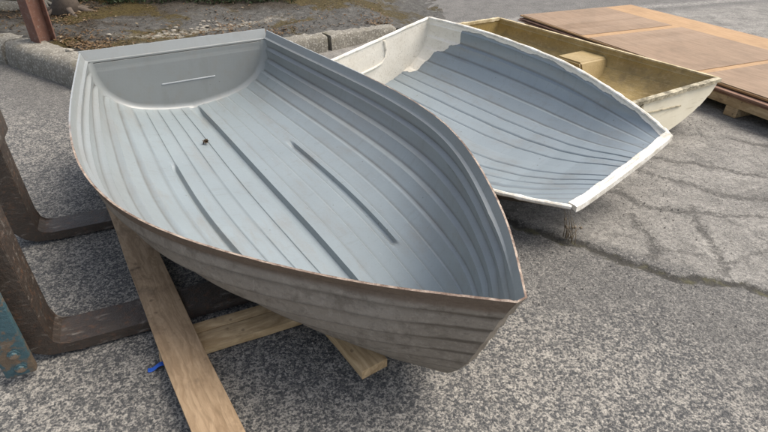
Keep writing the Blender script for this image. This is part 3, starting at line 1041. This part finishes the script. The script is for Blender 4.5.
def boat_two():
    L = 2.242
    hb = [.626, .732, .764, .735, .613, .507, .416]
    Rm = rot3(R(-51.92), R(4.56), R(11.52))
    bow = Vector((1.253, 2.444, 0.339))
    off = np.array([1.1, 0, .36])
    M = Rm.to_4x4(); M.translation = bow - Rm @ Vector(off)
    root = empty('pram_dinghy', M)
    tag(root, 'tilted white rimmed boat with flaking blue grey lining, between the other two boats', 'boat')
    keel = ([-2.3, -1.9, -1.5, -1.1, -.8, -.5, -.3, -.15, 0], [-.40, -.405, -.395, -.37, -.325, -.245, -.165, -.09, -.022])
    steps = [(.44, .016, .024), (.57, .022, .028), (.70, .026, .028), (.82, .022, .024)]
    grooves = [(.12, .006, .012), (.24, .006, .012), (.35, .006, .012)]
    H = Hull(L, hb, .025, keel, ([0, .5, .8, 1], [2.6, 2.4, 2.4, 2.8]), ([0, .6, 1], [.03, .03, .0]), None, inset=.012, rim_u=.955,
             steps=steps, grooves=grooves, thick=.010, fade_end=0)
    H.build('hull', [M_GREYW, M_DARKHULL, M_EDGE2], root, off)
    ol = H.stern_outline(4)
    transom_panel('transom', ol, .012, .0, [M_WHITE, M_DARKHULL], root, off)
    # raised moulded line across the transom that turns up into an upright
    bm = bmesh.new()
    pts = [(-L + .004, y, z) for y, z in [(-.50, -.20), (-.2, -.205), (.02, -.205), (.10, -.195), (.14, -.16), (.155, -.09), (.15, -.02)]]
    tube(bm, np.array(pts) + off, .010, 8)
    bm_obj('transom_moulding', bm, M_WHITE, root)
    # thick rolled rim on both sides, at the stern and across the cut bow
    o2 = Vector(off)
    for side in (1, -1):
        P = H.info[side][4][:, -1]; Q = H.info[side][5][:, -1]
        c = (P + Q) / 2
        bm = bmesh.new()
        tube(bm, [Vector(q) + o2 + Vector((0, side * .004, rng.normal(0, .0012))) for q in c[::3]], [.0125 + rng.normal(0, .0008) for _ in c[::3]], 8)
        bm_obj('gunwale_rim', bm, M_EDGE2, root)
    bm = bmesh.new()
    n = 24
    a, b = Vector(ol[0]), Vector(ol[-1])
    tube(bm, [a.lerp(b, i / n) + o2 + Vector((-.006, 0, rng.normal(0, .001))) for i in range(n + 1)], .0135, 8)
    bm_obj('stern_rim', bm, M_EDGE2, root)
    # flat ragged cream flange across the bow
    bi, si = H.info[1][4][-1], H.info[-1][4][-1]
    edge = np.r_[si[::-1], bi[1:]]
    ee = np.linspace(0, 1, 90); gl = np.r_[0, np.cumsum(np.linalg.norm(np.diff(edge, axis=0), axis=1))]; gl /= gl[-1]
    edge = np.stack([np.interp(ee, gl, edge[:, k]) for k in range(3)], -1)
    for _ in range(25):
        edge[1:-1] = (edge[:-2] + 2 * edge[1:-1] + edge[2:]) / 4
    bm = bmesh.new()
    rows = []
    for i, q in enumerate(edge):
        w = .022 + rng.normal(0, .0010) + .002 * math.sin(i * .33)
        q = Vector(q) + o2
        rows.append([bm.verts.new(q + Vector(d)) for d in ((-w, 0, .010 + w * .14), (.012, 0, .016), (.026, 0, .011), (.027, 0, -.024), (-w, 0, -.006))])
    for r0, r1 in zip(rows[:-1], rows[1:]):
        for k in range(5):
            bm.faces.new((r0[k], r0[(k + 1) % 5], r1[(k + 1) % 5], r1[k]))
    bm.faces.new(rows[0]); bm.faces.new(rows[-1][::-1])
    bm_obj('bow_edge', bm, M_EDGE2, root)
    return root, H


boat2, H2 = boat_two()

# ================================================================== BOAT 3 (olive fibre glass shell)
M_OLIVE = mat_olive()
M_PALE = mat_pale_olive()
M_CREAM = mat_cream()
M_EDGE3 = mat_cut_edge('pale_tan_rim', (0.30, 0.235, 0.12), (0.55, 0.46, 0.30))
M_ROUGH3 = mat_cut_edge('torn_fibre_edge', (0.10, 0.085, 0.05), (0.42, 0.37, 0.26))


def boat_three():
    L = 2.41
    hb = [.55, .60, .615, .615, .60, .58, .56]
    near = Vector((2.051, 3.603, .36))
    Rm = rot3(R(-58.2), 0.0, 0.0)
    off = np.array([1.2, 0, .34])
    M = Rm.to_4x4(); M.translation = near - Rm @ Vector(off)
    root = empty('fibreglass_dinghy', M)
    tag(root, 'unpainted olive brown boat shell with cream outer end, beside the plywood stack', 'boat')
    keel = ([-2.41, -1.9, -1, -.4, 0], [-.29, -.31, -.33, -.335, -.33])
    steps = [(.50, .010, .01), (.62, .018, .012), (.78, .014, .01)]
    H = Hull(L, hb, .02, keel, ([0, .5, .8, 1], [3.4, 3.0, 2.3, 1.75]), ([0, 1], [.03, .05]), None, inset=.01, rim_u=.94, steps=steps, thick=.009)
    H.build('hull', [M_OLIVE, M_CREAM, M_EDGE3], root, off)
    o3 = Vector(off)
    ol = H.stern_outline(4)
    transom_panel('end_panel', ol, .010, .0, [M_OLIVE, M_OLIVE], root, off)
    # near end: stepped outline like the strakes of a clinker boat
    nb, ns = H.info[1][4][-1], H.info[-1][4][-1]
    near_ol = np.r_[ns[::-1], nb[1:]]
    transom_panel('transom', near_ol, .012, .0, [M_OLIVE, M_CREAM], root, off, xdir=1)
    # rough trimmed rims
    for side in (1, -1):
        c = (H.info[side][4][:, -1] + H.info[side][5][:, -1]) / 2
        bm = bmesh.new()
        rows = []
        for q in c[::2]:
            q = Vector(q) + o3
            w = .022 + rng.normal(0, .0015)
            rows.append([bm.verts.new(q + Vector((0, side * a, b))) for a, b in ((-.006, .003), (w, .002), (w, -.012), (-.006, -.01))])
        for r0, r1 in zip(rows[:-1], rows[1:]):
            for k in range(4):
                bm.faces.new((r0[k], r0[(k + 1) % 4], r1[(k + 1) % 4], r1[k]))
        bm.faces.new(rows[0]); bm.faces.new(rows[-1][::-1])
        bm_obj('gunwale_rim', bm, M_EDGE3, root, sharp=30)
    for nm, ee, xd in (('end_rim', ol, -1), ('transom_rim', near_ol, 1)):
        a, b = Vector(ee[0]), Vector(ee[-1])
        bm = bmesh.new(); rows = []; n = 50
        for i in range(n + 1):
            q = a.lerp(b, i / n) + o3
            w = .030 + rng.normal(0, .002); hh = .022 + rng.normal(0, .002)
            rows.append([bm.verts.new(q + Vector((xd * p, 0, r))) for p, r in ((-.010, .006), (w, .005 + rng.normal(0, .002)), (w, -hh), (-.010, -hh))])
        for r0, r1 in zip(rows[:-1], rows[1:]):
            for k in range(4):
                bm.faces.new((r0[k], r0[(k + 1) % 4], r1[(k + 1) % 4], r1[k]))
        bm.faces.new(rows[0]); bm.faces.new(rows[-1][::-1])
        bm_obj(nm, bm, M_EDGE3 if xd < 0 else M_ROUGH3, root, sharp=30)
    # torn strip and mouldings on the cream end
    bm = bmesh.new()
    box_bm(bm, (.012, .034, .075), Matrix.Translation(Vector((.020, -.36, -.065)) + o3) @ Matrix.Rotation(.2, 4, 'X'), .004, jitter=.002)
    bm_obj('torn_strip', bm, M_ROUGH3, root)
    bm = bmesh.new()
    box_bm(bm, (.010, .50, .010), Matrix.Translation(Vector((.016, -.12, -.115)) + o3) @ Matrix.Rotation(-.06, 4, 'X'), .003)
    bm_obj('transom_moulding', bm, M_ROUGH3, root)
    # the moulded seat box across the boat
    def seat_part(name, x0, x1, y0, y1, z0, z1, mat, slope=0.0):
        bm = bmesh.new()
        V = [(x0, y0, z0), (x1 + slope, y0, z0), (x1 + slope, y1, z0), (x0, y1, z0), (x0, y0, z1), (x1, y0, z1), (x1, y1, z1), (x0, y1, z1)]
        vs_ = [bm.verts.new(Vector(v) + o3) for v in V]
        for f in ((0, 3, 2, 1), (4, 5, 6, 7), (0, 1, 5, 4), (1, 2, 6, 5), (2, 3, 7, 6), (3, 0, 4, 7)):
            bm.faces.new([vs_[i] for i in f])
        bmesh.ops.bevel(bm, geom=bm.edges[:], offset=.015, segments=3, affect='EDGES')
        return bm_obj(name, bm, mat, root)
    seat_part('seat_box', -1.30, -1.02, .25, .61, -.30, -.095, M_PALE, .09)
    seat_part('thwart', -1.27, -1.04, -.585, .255, -.30, -.155, M_OLIVE, .06)
    return root, H


boat3, H3 = boat_three()

# ================================================================== PLYWOOD STACK
M_PLYTOP = mat_ply('worn_brown_plywood', (0.190, 0.126, 0.077), (0.250, 0.172, 0.110))
M_PLYNEW = mat_ply('fresh_tan_plywood', (0.29, 0.175, 0.083), (0.37, 0.235, 0.12))
M_PLYEDGE = mat_ply('dark_plywood_edge', (0.16, 0.085, 0.055), (0.33, 0.20, 0.14))
M_PINE = mat_wood('pallet_pine', (0.34, 0.235, 0.125), (0.50, 0.37, 0.22), stain=.35)

PO = Vector((1.677, 6.796, 0.0))                 # far left corner of the stack
PX = Vector((2.908 - 1.677, 3.811 - 6.796, 0)).normalized()   # along the near long edge
PM = axis_matrix(PO, PX)                          # local x along edge, local y to the back (right of picture)


def slab(name, x0, x1, y0, y1, z0, z1, mat, label=None, cat='plywood sheet', group='plywood sheets stacked flat on a pallet', warp=0.0, bevel=.002):
    sx, sy, sz = x1 - x0, y1 - y0, z1 - z0
    bm = bmesh.new()
    box_bm(bm, (sx, sy, sz), None, bevel, 1, cuts=14)
    for v in bm.verts:
        v.co.z += warp * math.sin((v.co.x / sx + .5) * 5.1) * .5 + warp * ((v.co.x / sx) ** 2) * (1.0)
        v.co.y += random.uniform(-.001, .001)
    o = bm_obj(name, bm, mat, None, sharp=30)
    o.matrix_world = PM @ Matrix.Translation(((x0 + x1) / 2, (y0 + y1) / 2, (z0 + z1) / 2))
    if label: tag(o, label, cat, group)
    return o


# local y axis: PM's y = z cross x ; make "back" positive
slab('plywood_sheet', .00, 2.44, .00, 1.78, .203, .220, M_PLYNEW, 'fresh tan sheet under the three brown panels, showing as a strip along the back', warp=.004)
slab('plywood_sheet', 2.445, 4.7, .005, 1.78, .203, .220, M_PLYNEW, 'tan sheet at the right picture edge under the rightmost brown panel', warp=.003)
slab('plywood_sheet', .02, 2.44, -.02, 1.75, .178, .190, M_PLYEDGE, 'second sheet down in the stack, dark reddish edge with a gap above it', warp=.004)
slab('plywood_sheet', 2.45, 4.7, -.04, 1.75, .176, .194, M_PLYEDGE, 'thick reddish brown sheet sticking out at the right end of the stack', warp=.002)
slab('plywood_sheet', -.02, 4.7, -.01, 1.75, .152, .166, M_PLYEDGE, 'lowest dark sheet of the stack, directly on the pallet rail', warp=.002)
# thin worn brown panels lying on top
slab('brown_panel', .035, 1.12, .015, 1.31, .2215, .2265, M_PLYTOP, 'worn brown panel at the far left end of the plywood stack', 'panel', 'worn brown panels on top of the plywood stack', .001, .001)
slab('brown_panel', 1.235, 2.50, .012, 1.33, .2215, .2265, M_PLYTOP, 'middle worn brown panel on the plywood stack, behind the olive boat', 'panel', 'worn brown panels on top of the plywood stack', .001, .001)
slab('brown_panel', 2.585, 4.65, .014, 1.36, .2235, .2285, M_PLYTOP, 'worn brown panel at the right picture edge on the plywood stack', 'panel', 'worn brown panels on top of the plywood stack', .001, .001)


def pallet():
    root = empty('pallet', PM.copy())
    tag(root, 'pine pallet under the plywood stack, rail and one block showing at the right', 'pallet')
    for y in (.045, .85, 1.68):
        bm = bmesh.new()
        box_bm(bm, (4.5, .075, .075), None, .004, 2, jitter=.0008, cuts=10)
        o = bm_obj('rail', bm, M_PINE, root)
        o.location = (2.35, y, .1125)
    for x in (.35, 1.75, 2.98, 4.4):
        for y in (.10, .85, 1.65):
            bm = bmesh.new()
            box_bm(bm, (.11, .19, .076), None, .004, 2, jitter=.001)
            o = bm_obj('block', bm, M_PINE, root)
            o.location = (x, y, .037)
    return root


pallet()

# ================================================================== LOOSE TIMBER UNDER BOAT 1
M_PLANK = mat_wood('dirty_plank', (0.235, 0.158, 0.090), (0.36, 0.255, 0.155), (0.085, 0.054, 0.033), stain=.65)
M_TIMBER = mat_wood('yellow_pine', (0.36, 0.245, 0.125), (0.53, 0.385, 0.22), (0.14, 0.095, 0.058), stain=.4)


def plank(name, p0, p1, w, th, mat, label, bend=0.0, lift=(0, 0), bevel=.004):
    p0 = Vector(p0); p1 = Vector(p1); L = (p1 - p0).length
    bm = bmesh.new()
    box_bm(bm, (L, w, th), None, bevel, 2, cuts=24)
    for v in bm.verts:
        k = v.co.x / L + .5
        v.co.y += bend * math.sin(k * math.pi * 2.2) + math.sin(k * 23) * .0012 + random.uniform(-.0007, .0007)
        v.co.z += lift[0] * math.sin(k * 3.3) + random.uniform(-.0005, .0005)
    o = bm_obj(name, bm, mat, None, sharp=40)
    o.matrix_world = axis_matrix((p0 + p1) / 2, p1 - p0)
    return tag(o, label, 'plank', 'loose timber under the big grey boat')


# centre lines: top faces at z .085
d1 = Vector((.977, -1.50, 0)).normalized(); n1 = Vector((-d1.y, d1.x, 0))
c1 = Vector((-.906, 1.541, .072)) + n1 * .042
plank('wooden_plank', c1 - d1 * 1.75, c1 + d1 * .85, .149, .025, M_PLANK,
      'long dirty plank lying across the forks, running out of the picture at the bottom', bend=.004, lift=(.002, 0))
d3 = Vector((.575, -.818, 0)).normalized(); n3 = Vector((-d3.y, d3.x, 0))
c3 = Vector((-.078, 1.304, .0635)) + n3 * .057
plank('wooden_plank', c3 - d3 * 1.6, c3, .114, .044, M_TIMBER, 'short yellow timber end poking out under the bow of the grey boat', bend=.002)
d2 = Vector((.311, .146, 0)).normalized(); n2 = Vector((-d2.y, d2.x, 0))
c2 = Vector((-.708, 1.461, .022))
plank('wooden_plank', c2 - d2 * .05 + n2 * .045, c2 + d2 * 1.35 + n2 * .045, .095, .036, M_TIMBER,
      'yellow timber crossing under the long plank, flat on the ground below the hull', bend=.002)
plank('wooden_plank', c2 + d2 * (-.07) + n2 * .128 + Vector((0, 0, .0)), c2 + d2 * 1.3 + n2 * .128, .062, .034, M_TIMBER,
      'narrow yellow timber strip lying directly behind the wider cross timber', bend=.001)

# ================================================================== FORKLIFT FORKS
M_FORK = mat_rust('worn_fork_steel', None, (0.016, 0.012, 0.010), (0.062, 0.047, 0.036), .5, rough=.42)
M_CARR = mat_rust('dark_carriage_steel', None, (0.018, 0.015, 0.012), (0.075, 0.058, 0.044), .4, rough=.6)
M_BLUE = mat_rust('chipped_blue_paint', (0.040, 0.085, 0.100), (0.05, 0.038, 0.028), (0.20, 0.15, 0.10), .5, worn=.50, rough=.5)
FD = Vector((.321, .146, 0)).normalized()         # direction the blades point
FN = Vector((-FD.y, FD.x, 0))                     # across, away from the camera


def forklift():
    heel1 = Vector((-1.781, 2.211, 0)); heel2 = Vector((-1.293, 1.443, 0))
    root = empty('forklift_forks', axis_matrix(heel2, FD))
    tag(root, 'pair of rusty steel lifting forks with a chipped blue upright at the left edge', 'forklift')
    Minv = root.matrix_world.inverted()
    for h, w in ((heel1, .150), (heel2, .165)):
        # L-shaped profile swept across the width
        prof = [(1.22, .052), (1.22, .040), (.9, .014), (.10, .012), (-.02, .018), (-.068, .045), (-.12, .12), (-.12, .95), (-.012, .95),
                (-.006, .14), (.0, .085), (.022, .064), (.06, .060), (.9, .056)]
        bm = bmesh.new()
        a = [bm.verts.new((x, 0, z)) for x, z in prof]
        b = [bm.verts.new((x, w, z)) for x, z in prof]
        bm.faces.new(a); bm.faces.new(b[::-1])
        for i in range(len(prof)):
            j = (i + 1) % len(prof)
            bm.faces.new((a[j], a[i], b[i], b[j]))
        bmesh.ops.bevel(bm, geom=[e for e in bm.edges if abs(e.verts[0].co.y - e.verts[1].co.y) < .001], offset=.006, segments=2, affect='EDGES')
        bmesh.ops.triangulate(bm, faces=[f for f in bm.faces if len(f.verts) > 4])
        o = bm_obj('fork', bm, M_FORK, root, sharp=30)
        o.matrix_local = Minv @ axis_matrix(h, FD)
    # carriage bars behind the shanks
    for z, hgt in ((.66, .12),):
        bm = bmesh.new()
        box_bm(bm, (.06, 1.1, hgt), None, .006)
        o = bm_obj('carriage_bar', bm, M_CARR, root)
        o.matrix_local = Minv @ axis_matrix(heel2 + FN * .46 - FD * .125 + Vector((0, 0, z)), FD)
    # blue upright with bolts, nearest the camera
    bm = bmesh.new()
    box_bm(bm, (.10, .034, .93), None, .005)
    blue = bm_obj('side_plate', bm, M_BLUE, root)
    bp = Vector((-1.325, 1.36, .035 + .465)) - FD * .045
    Mb = Minv @ axis_matrix(bp, FD)
    blue.matrix_local = Mb
    for dz in (-.43, -.36):
        bm = bmesh.new()
        bmesh.ops.create_cone(bm, cap_ends=True, segments=6, radius1=.015, radius2=.014, depth=.012, matrix=Matrix.Rotation(math.pi / 2, 4, 'X'))
        bmesh.ops.create_cone(bm, cap_ends=True, segments=16, radius1=.021, radius2=.021, depth=.004,
                              matrix=Matrix.Translation((0, .004, 0)) @ Matrix.Rotation(math.pi / 2, 4, 'X'))
        bo = bm_obj('bolt', bm, M_BLUE, blue, sharp=30)
        bo.location = (.008, -.022, dz)
    return root


forklift()

# ================================================================== POST, TREES, PLANTS
M_POST = mat_rust('rusty_red_post', None, (0.085, 0.040, 0.028), (0.20, 0.105, 0.075), .3, rough=.75)


def post():
    M = axis_matrix((-3.47, 5.43, .20), Vector((.31, -.19, 0)))
    root = empty('steel_post', M)
    tag(root, 'rusty red brown steel post standing behind the left kerb', 'post')
    for nm, sz, loc in (('front_flange', (.165, .014, 2.2), (0, -.08, 1.08)), ('back_flange', (.165, .014, 2.2), (0, .08, 1.08)), ('web', (.012, .146, 2.2), (0, 0, 1.08))):
        bm = bmesh.new(); box_bm(bm, sz, None, .003, 1)
        o = bm_obj(nm, bm, M_POST, root); o.location = loc
    return root


post()

M_BARK = mat_simple('grey_brown_bark', (0.045, 0.034, 0.026), (0.15, 0.12, 0.095), 14, .9, .2, .9)
M_BARK2 = mat_simple('pale_grey_bark', (0.10, 0.092, 0.078), (0.25, 0.235, 0.20), 14, .9, .2, .8)
M_LEAFD = mat_leaf('dark_green_leaves', (0.018, 0.035, 0.010), (0.055, 0.095, 0.028))
M_IVY = mat_leaf('undergrowth_leaves', (0.014, 0.026, 0.009), (0.045, 0.066, 0.022))
M_DEAD = mat_leaf('dead_leaves', (0.045, 0.026, 0.012), (0.150, 0.090, 0.038))
M_DEAD2 = mat_leaf('pale_dead_leaves', (0.12, 0.09, 0.055), (0.26, 0.20, 0.125))


def leaf_cloud(n, sampler, smin, smax, flat=0.0):
    V, Fc = [], []
    for _ in range(n):
        c = Vector(sampler())
        s = random.uniform(smin, smax)
        e = Euler((random.uniform(-1, 1) * (1.5 - flat), random.uniform(-1, 1) * (1.5 - flat), random.uniform(0, 6.28)))
        q = e.to_matrix()
        o = len(V)
        for a, b, z in ((-1, 0, 0), (-.2, .42, .12), (1, 0, -.1), (-.2, -.42, .12)):
            V.append(c + q @ Vector((a * s, b * s, z * s)))
        Fc.append((o, o + 1, o + 2)); Fc.append((o, o + 2, o + 3))
    return V, Fc


def tree(x, y, r, h, bark, label, lean=(0, 0), stems=1):
    z0 = bank_height(x, y) - .03
    root = empty('tree', Matrix.Translation((x, y, z0)))
    tag(root, label, 'tree', 'trees on the bank')
    bm = bmesh.new()
    tips = []
    for s in range(stems):
        ox, oy = (random.uniform(-.12, .12), random.uniform(-.10, .10)) if stems > 1 else (0, 0)
        pts = []; rr = []
        n = 14
        for i in range(n + 1):
            k = i / n
            pts.append((ox + lean[0] * k + .06 * math.sin(k * 5 + s * 2), oy + lean[1] * k + .05 * math.sin(k * 4 + s), h * k))
            rr.append(r * (1 + 1.0 * math.exp(-k * 16)) * (1 - .6 * k))
        tube(bm, pts, rr, 12)
        tips.append(pts[-1])
        for b in range(6):
            k = random.uniform(.55, .95); p = Vector(pts[int(k * n)]); a = random.uniform(0, 6.28); l = random.uniform(.5, 1.2)
            q = [p + Vector((math.cos(a) * l * u, math.sin(a) * l * u, l * .7 * u)) for u in (0, .35, .7, 1)]
            tube(bm, q, [r * .4, r * .28, r * .18, r * .06], 6)
            tips.append(tuple(q[-1]))
    for b in range(6):
        a = b * 1.05 + random.uniform(-.3, .3); l = random.uniform(.25, .5) * (1 + r * 2)
        q = [Vector((math.cos(a) * l * u, math.sin(a) * l * u, .13 * (1 - u) ** 2 + .015)) for u in (.05, .3, .6, 1)]
        tube(bm, q, [r * .6, r * .42, r * .3, r * .12], 8)
    for v in bm.verts:
        v.co += v.co.normalized() * random.uniform(-.006, .006)
    bm_obj('trunk', bm, bark, root, sharp=None)
    cl = [(Vector(t), random.uniform(.35, .7)) for t in tips for _ in range(2)]
    def smp():
        c, q = random.choice(cl)
        d = Vector((random.gauss(0, 1), random.gauss(0, 1), random.gauss(0, .7)))
        return c + d * q * .55
    V, Fc = leaf_cloud(5200, smp, .03, .07)
    new_obj('crown', V, Fc, M_LEAFD, root, smooth=False)
    return root


tree(-3.92, 6.75, .095, 3.0, M_BARK, 'brown trunk of the tree just right of the rusty post', (.1, .3))
tree(-4.28, 6.95, .045, 2.9, M_BARK2, 'thin pale trunks and roots just behind the rusty post', (-.1, .4), 3)
tree(-5.6, 8.3, .12, 3.2, M_BARK, 'dark trunk far left in the shade behind the rusty post', (-.2, .3))
tree(-1.9, 9.6, .11, 3.2, M_BARK, 'trunk in the shade at the top edge, above the mossy bank', (.2, .4))


def undergrowth():
    def smp():
        k = random.random()
        x = random.uniform(-4.2, -1.2) if k < .7 else random.uniform(-8, -1.2)
        y = 7.22 + abs(random.gauss(0, .85)) + .10 * (x + 3)
        return x, y, bank_height(x, y) + abs(random.gauss(0, .13))
    V, Fc = leaf_cloud(14000, smp, .012, .036)
    tag(new_obj('undergrowth', V, Fc, M_IVY, smooth=False), 'dark green low undergrowth along the back of the bank', 'undergrowth', kind='stuff')

    def smp2():
        while True:
            x = random.uniform(-5.5, .1)
            y0 = float(np.interp(x, [-5.6, -3.97, -3.3, -2.74, -2.1, -.9, -.15], [6.3, 5.75, 5.35, 4.9, 5.2, 6.0, 6.65]))
            y = y0 + random.expovariate(1.1) + .02
            if y > 8.5: continue
            w = math.sin(x * 2.1 + 1.0) * math.cos(y * 1.9 + x) + .3
            if x > -1.5: w -= .35
            if random.random() < max(.12, w): return x, y, bank_height(x, y) + .012
    V, Fc = leaf_cloud(3800, smp2, .010, .028, 1.0)
    tag(new_obj('fallen_leaves', V, Fc, M_DEAD, smooth=False), 'brown fallen leaves and moss scraps littering the bank', 'leaves', kind='stuff')
    V, Fc = leaf_cloud(350, smp2, .010, .026, 1.0)
    tag(new_obj('fallen_leaves', V, Fc, M_DEAD2, smooth=False), 'pale dry leaves scattered among the brown ones on the bank', 'leaves', kind='stuff')


undergrowth()

M_STONE = mat_simple('pale_rubble', (0.15, 0.135, 0.11), (0.33, 0.30, 0.25), 12, .9, .2, .7)


def rock_mesh(r, squash=.6):
    bm = bmesh.new()
    bmesh.ops.create_icosphere(bm, subdivisions=2, radius=r)
    a, b, c = random.uniform(0, 9), random.uniform(0, 9), random.uniform(0, 9)
    for v in bm.verts:
        d = v.co.normalized()
        k = 1 + .22 * math.sin(d.x * 4 + a) * math.cos(d.y * 3 + b) + .13 * math.sin(d.z * 7 + c + d.x * 5)
        v.co = Vector((v.co.x * k * 1.25, v.co.y * k, v.co.z * k * squash))
    return bm


# crumbled concrete on the bank, behind the transom
V = []; Fc = []
for i in range(90):
    k = random.random()
    x = -2.55 + .95 * k + random.gauss(0, .07); y = 5.75 + .75 * k + random.gauss(0, .16)
    r = random.choice((.005, .007, .009, .012, .02)) * random.uniform(.8, 1.3)
    bm = rock_mesh(r, .5)
    bm.verts.index_update()
    o = len(V)
    V += [v.co + Vector((x, y, bank_height(x, y) + r * .2)) for v in bm.verts]
    Fc += [tuple(o + v.index for v in f.verts) for f in bm.faces]
    bm.free()
tag(new_obj('concrete_rubble', V, Fc, M_STONE, smooth=True), 'pale crumbled concrete rubble on the bank behind the grey boat', 'rubble', kind='stuff')

for (x, y, z, r, lab) in [(-2.91, 5.66, .235, .024, 'small white stone lying among leaves behind the transom'),
                          (-2.78, 4.52, .012, .022, 'small white stone at the foot of the left kerb by the boat corner'),
                          (-3.0, 5.02, .245, .03, 'pale chip of stone on top of the speckled kerb'),
                          (-4.75, 6.9, .26, .16, 'grey boulder left of the rusty post'),
                          (-5.1, 6.9, .26, .13, 'smaller grey boulder at the left picture edge')]:
    o = bm_obj('stone', rock_mesh(r), M_STONE if r < .1 else M_CONC, None, sharp=None)
    o.location = (x, y, z)
    tag(o, lab, 'stone')

# loose grit over the near ground
def grit():
    V, Fc = [], []
    for i in range(1600):
        x = random.uniform(-2.2, 2.6); y = random.uniform(.7, 4.2)
        r = random.uniform(.0025, .0065)
        o = len(V)
        a = random.uniform(0, 6.28)
        for k in range(5):
            V.append((x + math.cos(a + k * 1.257) * r * random.uniform(.7, 1.2), y + math.sin(a + k * 1.257) * r * random.uniform(.7, 1.2), -.003))
        V.append((x, y, r * .9))
        Fc += [(o + k, o + (k + 1) % 5, o + 5) for k in range(5)]
    tag(new_obj('loose_grit', V, Fc, mat_leaf('grit_stones', (0.06, 0.055, 0.05), (0.36, 0.33, 0.29)), smooth=False), 'loose grit scattered over the tarmac', 'grit', kind='stuff')


grit()

# dry weeds hanging at the bow corner of the second boat
def weed(x, y, h, n, label, mat, spread=.03):
    bm = bmesh.new()
    for i in range(n):
        a = random.uniform(0, 6.28); l = h * random.uniform(.45, 1)
        bx, by = random.gauss(0, spread * .5), random.gauss(0, spread * .5)
        pts = [Vector((bx + math.cos(a) * spread * 1.3 * u * u, by + math.sin(a) * spread * 1.3 * u * u, l * u)) for u in (0, .3, .65, 1)]
        tube(bm, pts, [.0026, .0022, .0018, .0008], 4)
        if random.random() < .6:
            p = pts[random.randrange(1, 4)]
            box_bm(bm, (.014, .006, .012), Matrix.Translation(p) @ Euler((random.random() * 3, random.random() * 3, 0)).to_matrix().to_4x4(), 0)
    o = bm_obj('dry_weed', bm, mat, None, sharp=None)
    o.location = (x, y, -.004)
    return tag(o, label, 'weed')


M_DRY = mat_leaf('dry_stalks', (0.11, 0.085, 0.058), (0.28, 0.23, 0.165))
weed(.985, 2.285, .20, 13, 'dry brown weed clump growing up to the near bow corner of the white rimmed boat', M_DRY, .035)

# bits and pieces near the camera
bm = bmesh.new()
box_bm(bm, (.062, .020, .006), None, .002, 1, cuts=6)
for v in bm.verts:
    v.co.z += .006 * math.sin(v.co.x * 90) + .004
    v.co.y += .004 * math.sin(v.co.x * 60)
o = bm_obj('plastic_scrap', bm, mat_simple('blue_plastic', (0.012, 0.065, 0.33), (0.02, 0.10, 0.45), 30, .4), None)
o.matrix_world = axis_matrix((-.885, 1.392, .003), (.06, .024, 0))
tag(o, 'small bright blue plastic scrap on the ground beside the long plank', 'plastic scrap')

bm = bmesh.new()
box_bm(bm, (.13, .012, .007), None, .002, 1, cuts=6)
for v in bm.verts:
    v.co.y *= 1.0 - .7 * abs(v.co.x / .065 - .2)
o = bm_obj('wood_splinter', bm, M_TIMBER, None)
o.matrix_world = axis_matrix((-.895, 1.463, .006), (.05, -.11, 0))
tag(o, 'pale wood splinter on the ground along the left side of the long plank', 'splinter')

# dead leaf scrap inside boat 1 (local floor position put into the world)
def on_floor(H, root, off, t, u, side=1):
    C, g = H.base(t, side)
    p = np.array([np.interp(u * g[-1], g, C[:, k]) for k in range(3)]) * [1, side, 1] + off
    return root.matrix_world @ Vector(p)


bpy.context.view_layer.update()
off1 = np.array([1.5, 0, .56])
p = on_floor(H1, boat1, off1, .205, .12, -1)
V, Fc = leaf_cloud(9, lambda: (random.gauss(0, .010), random.gauss(0, .008), .010 + random.uniform(0, .014)), .014, .026, .7)
o = new_obj('dead_leaf', V, Fc, mat_leaf('rotten_leaf', (0.03, 0.02, 0.012), (0.10, 0.065, 0.035)), smooth=False)
o.location = p
tag(o, 'crumpled dark dead leaf on the floor of the big grey boat near its transom', 'leaf')
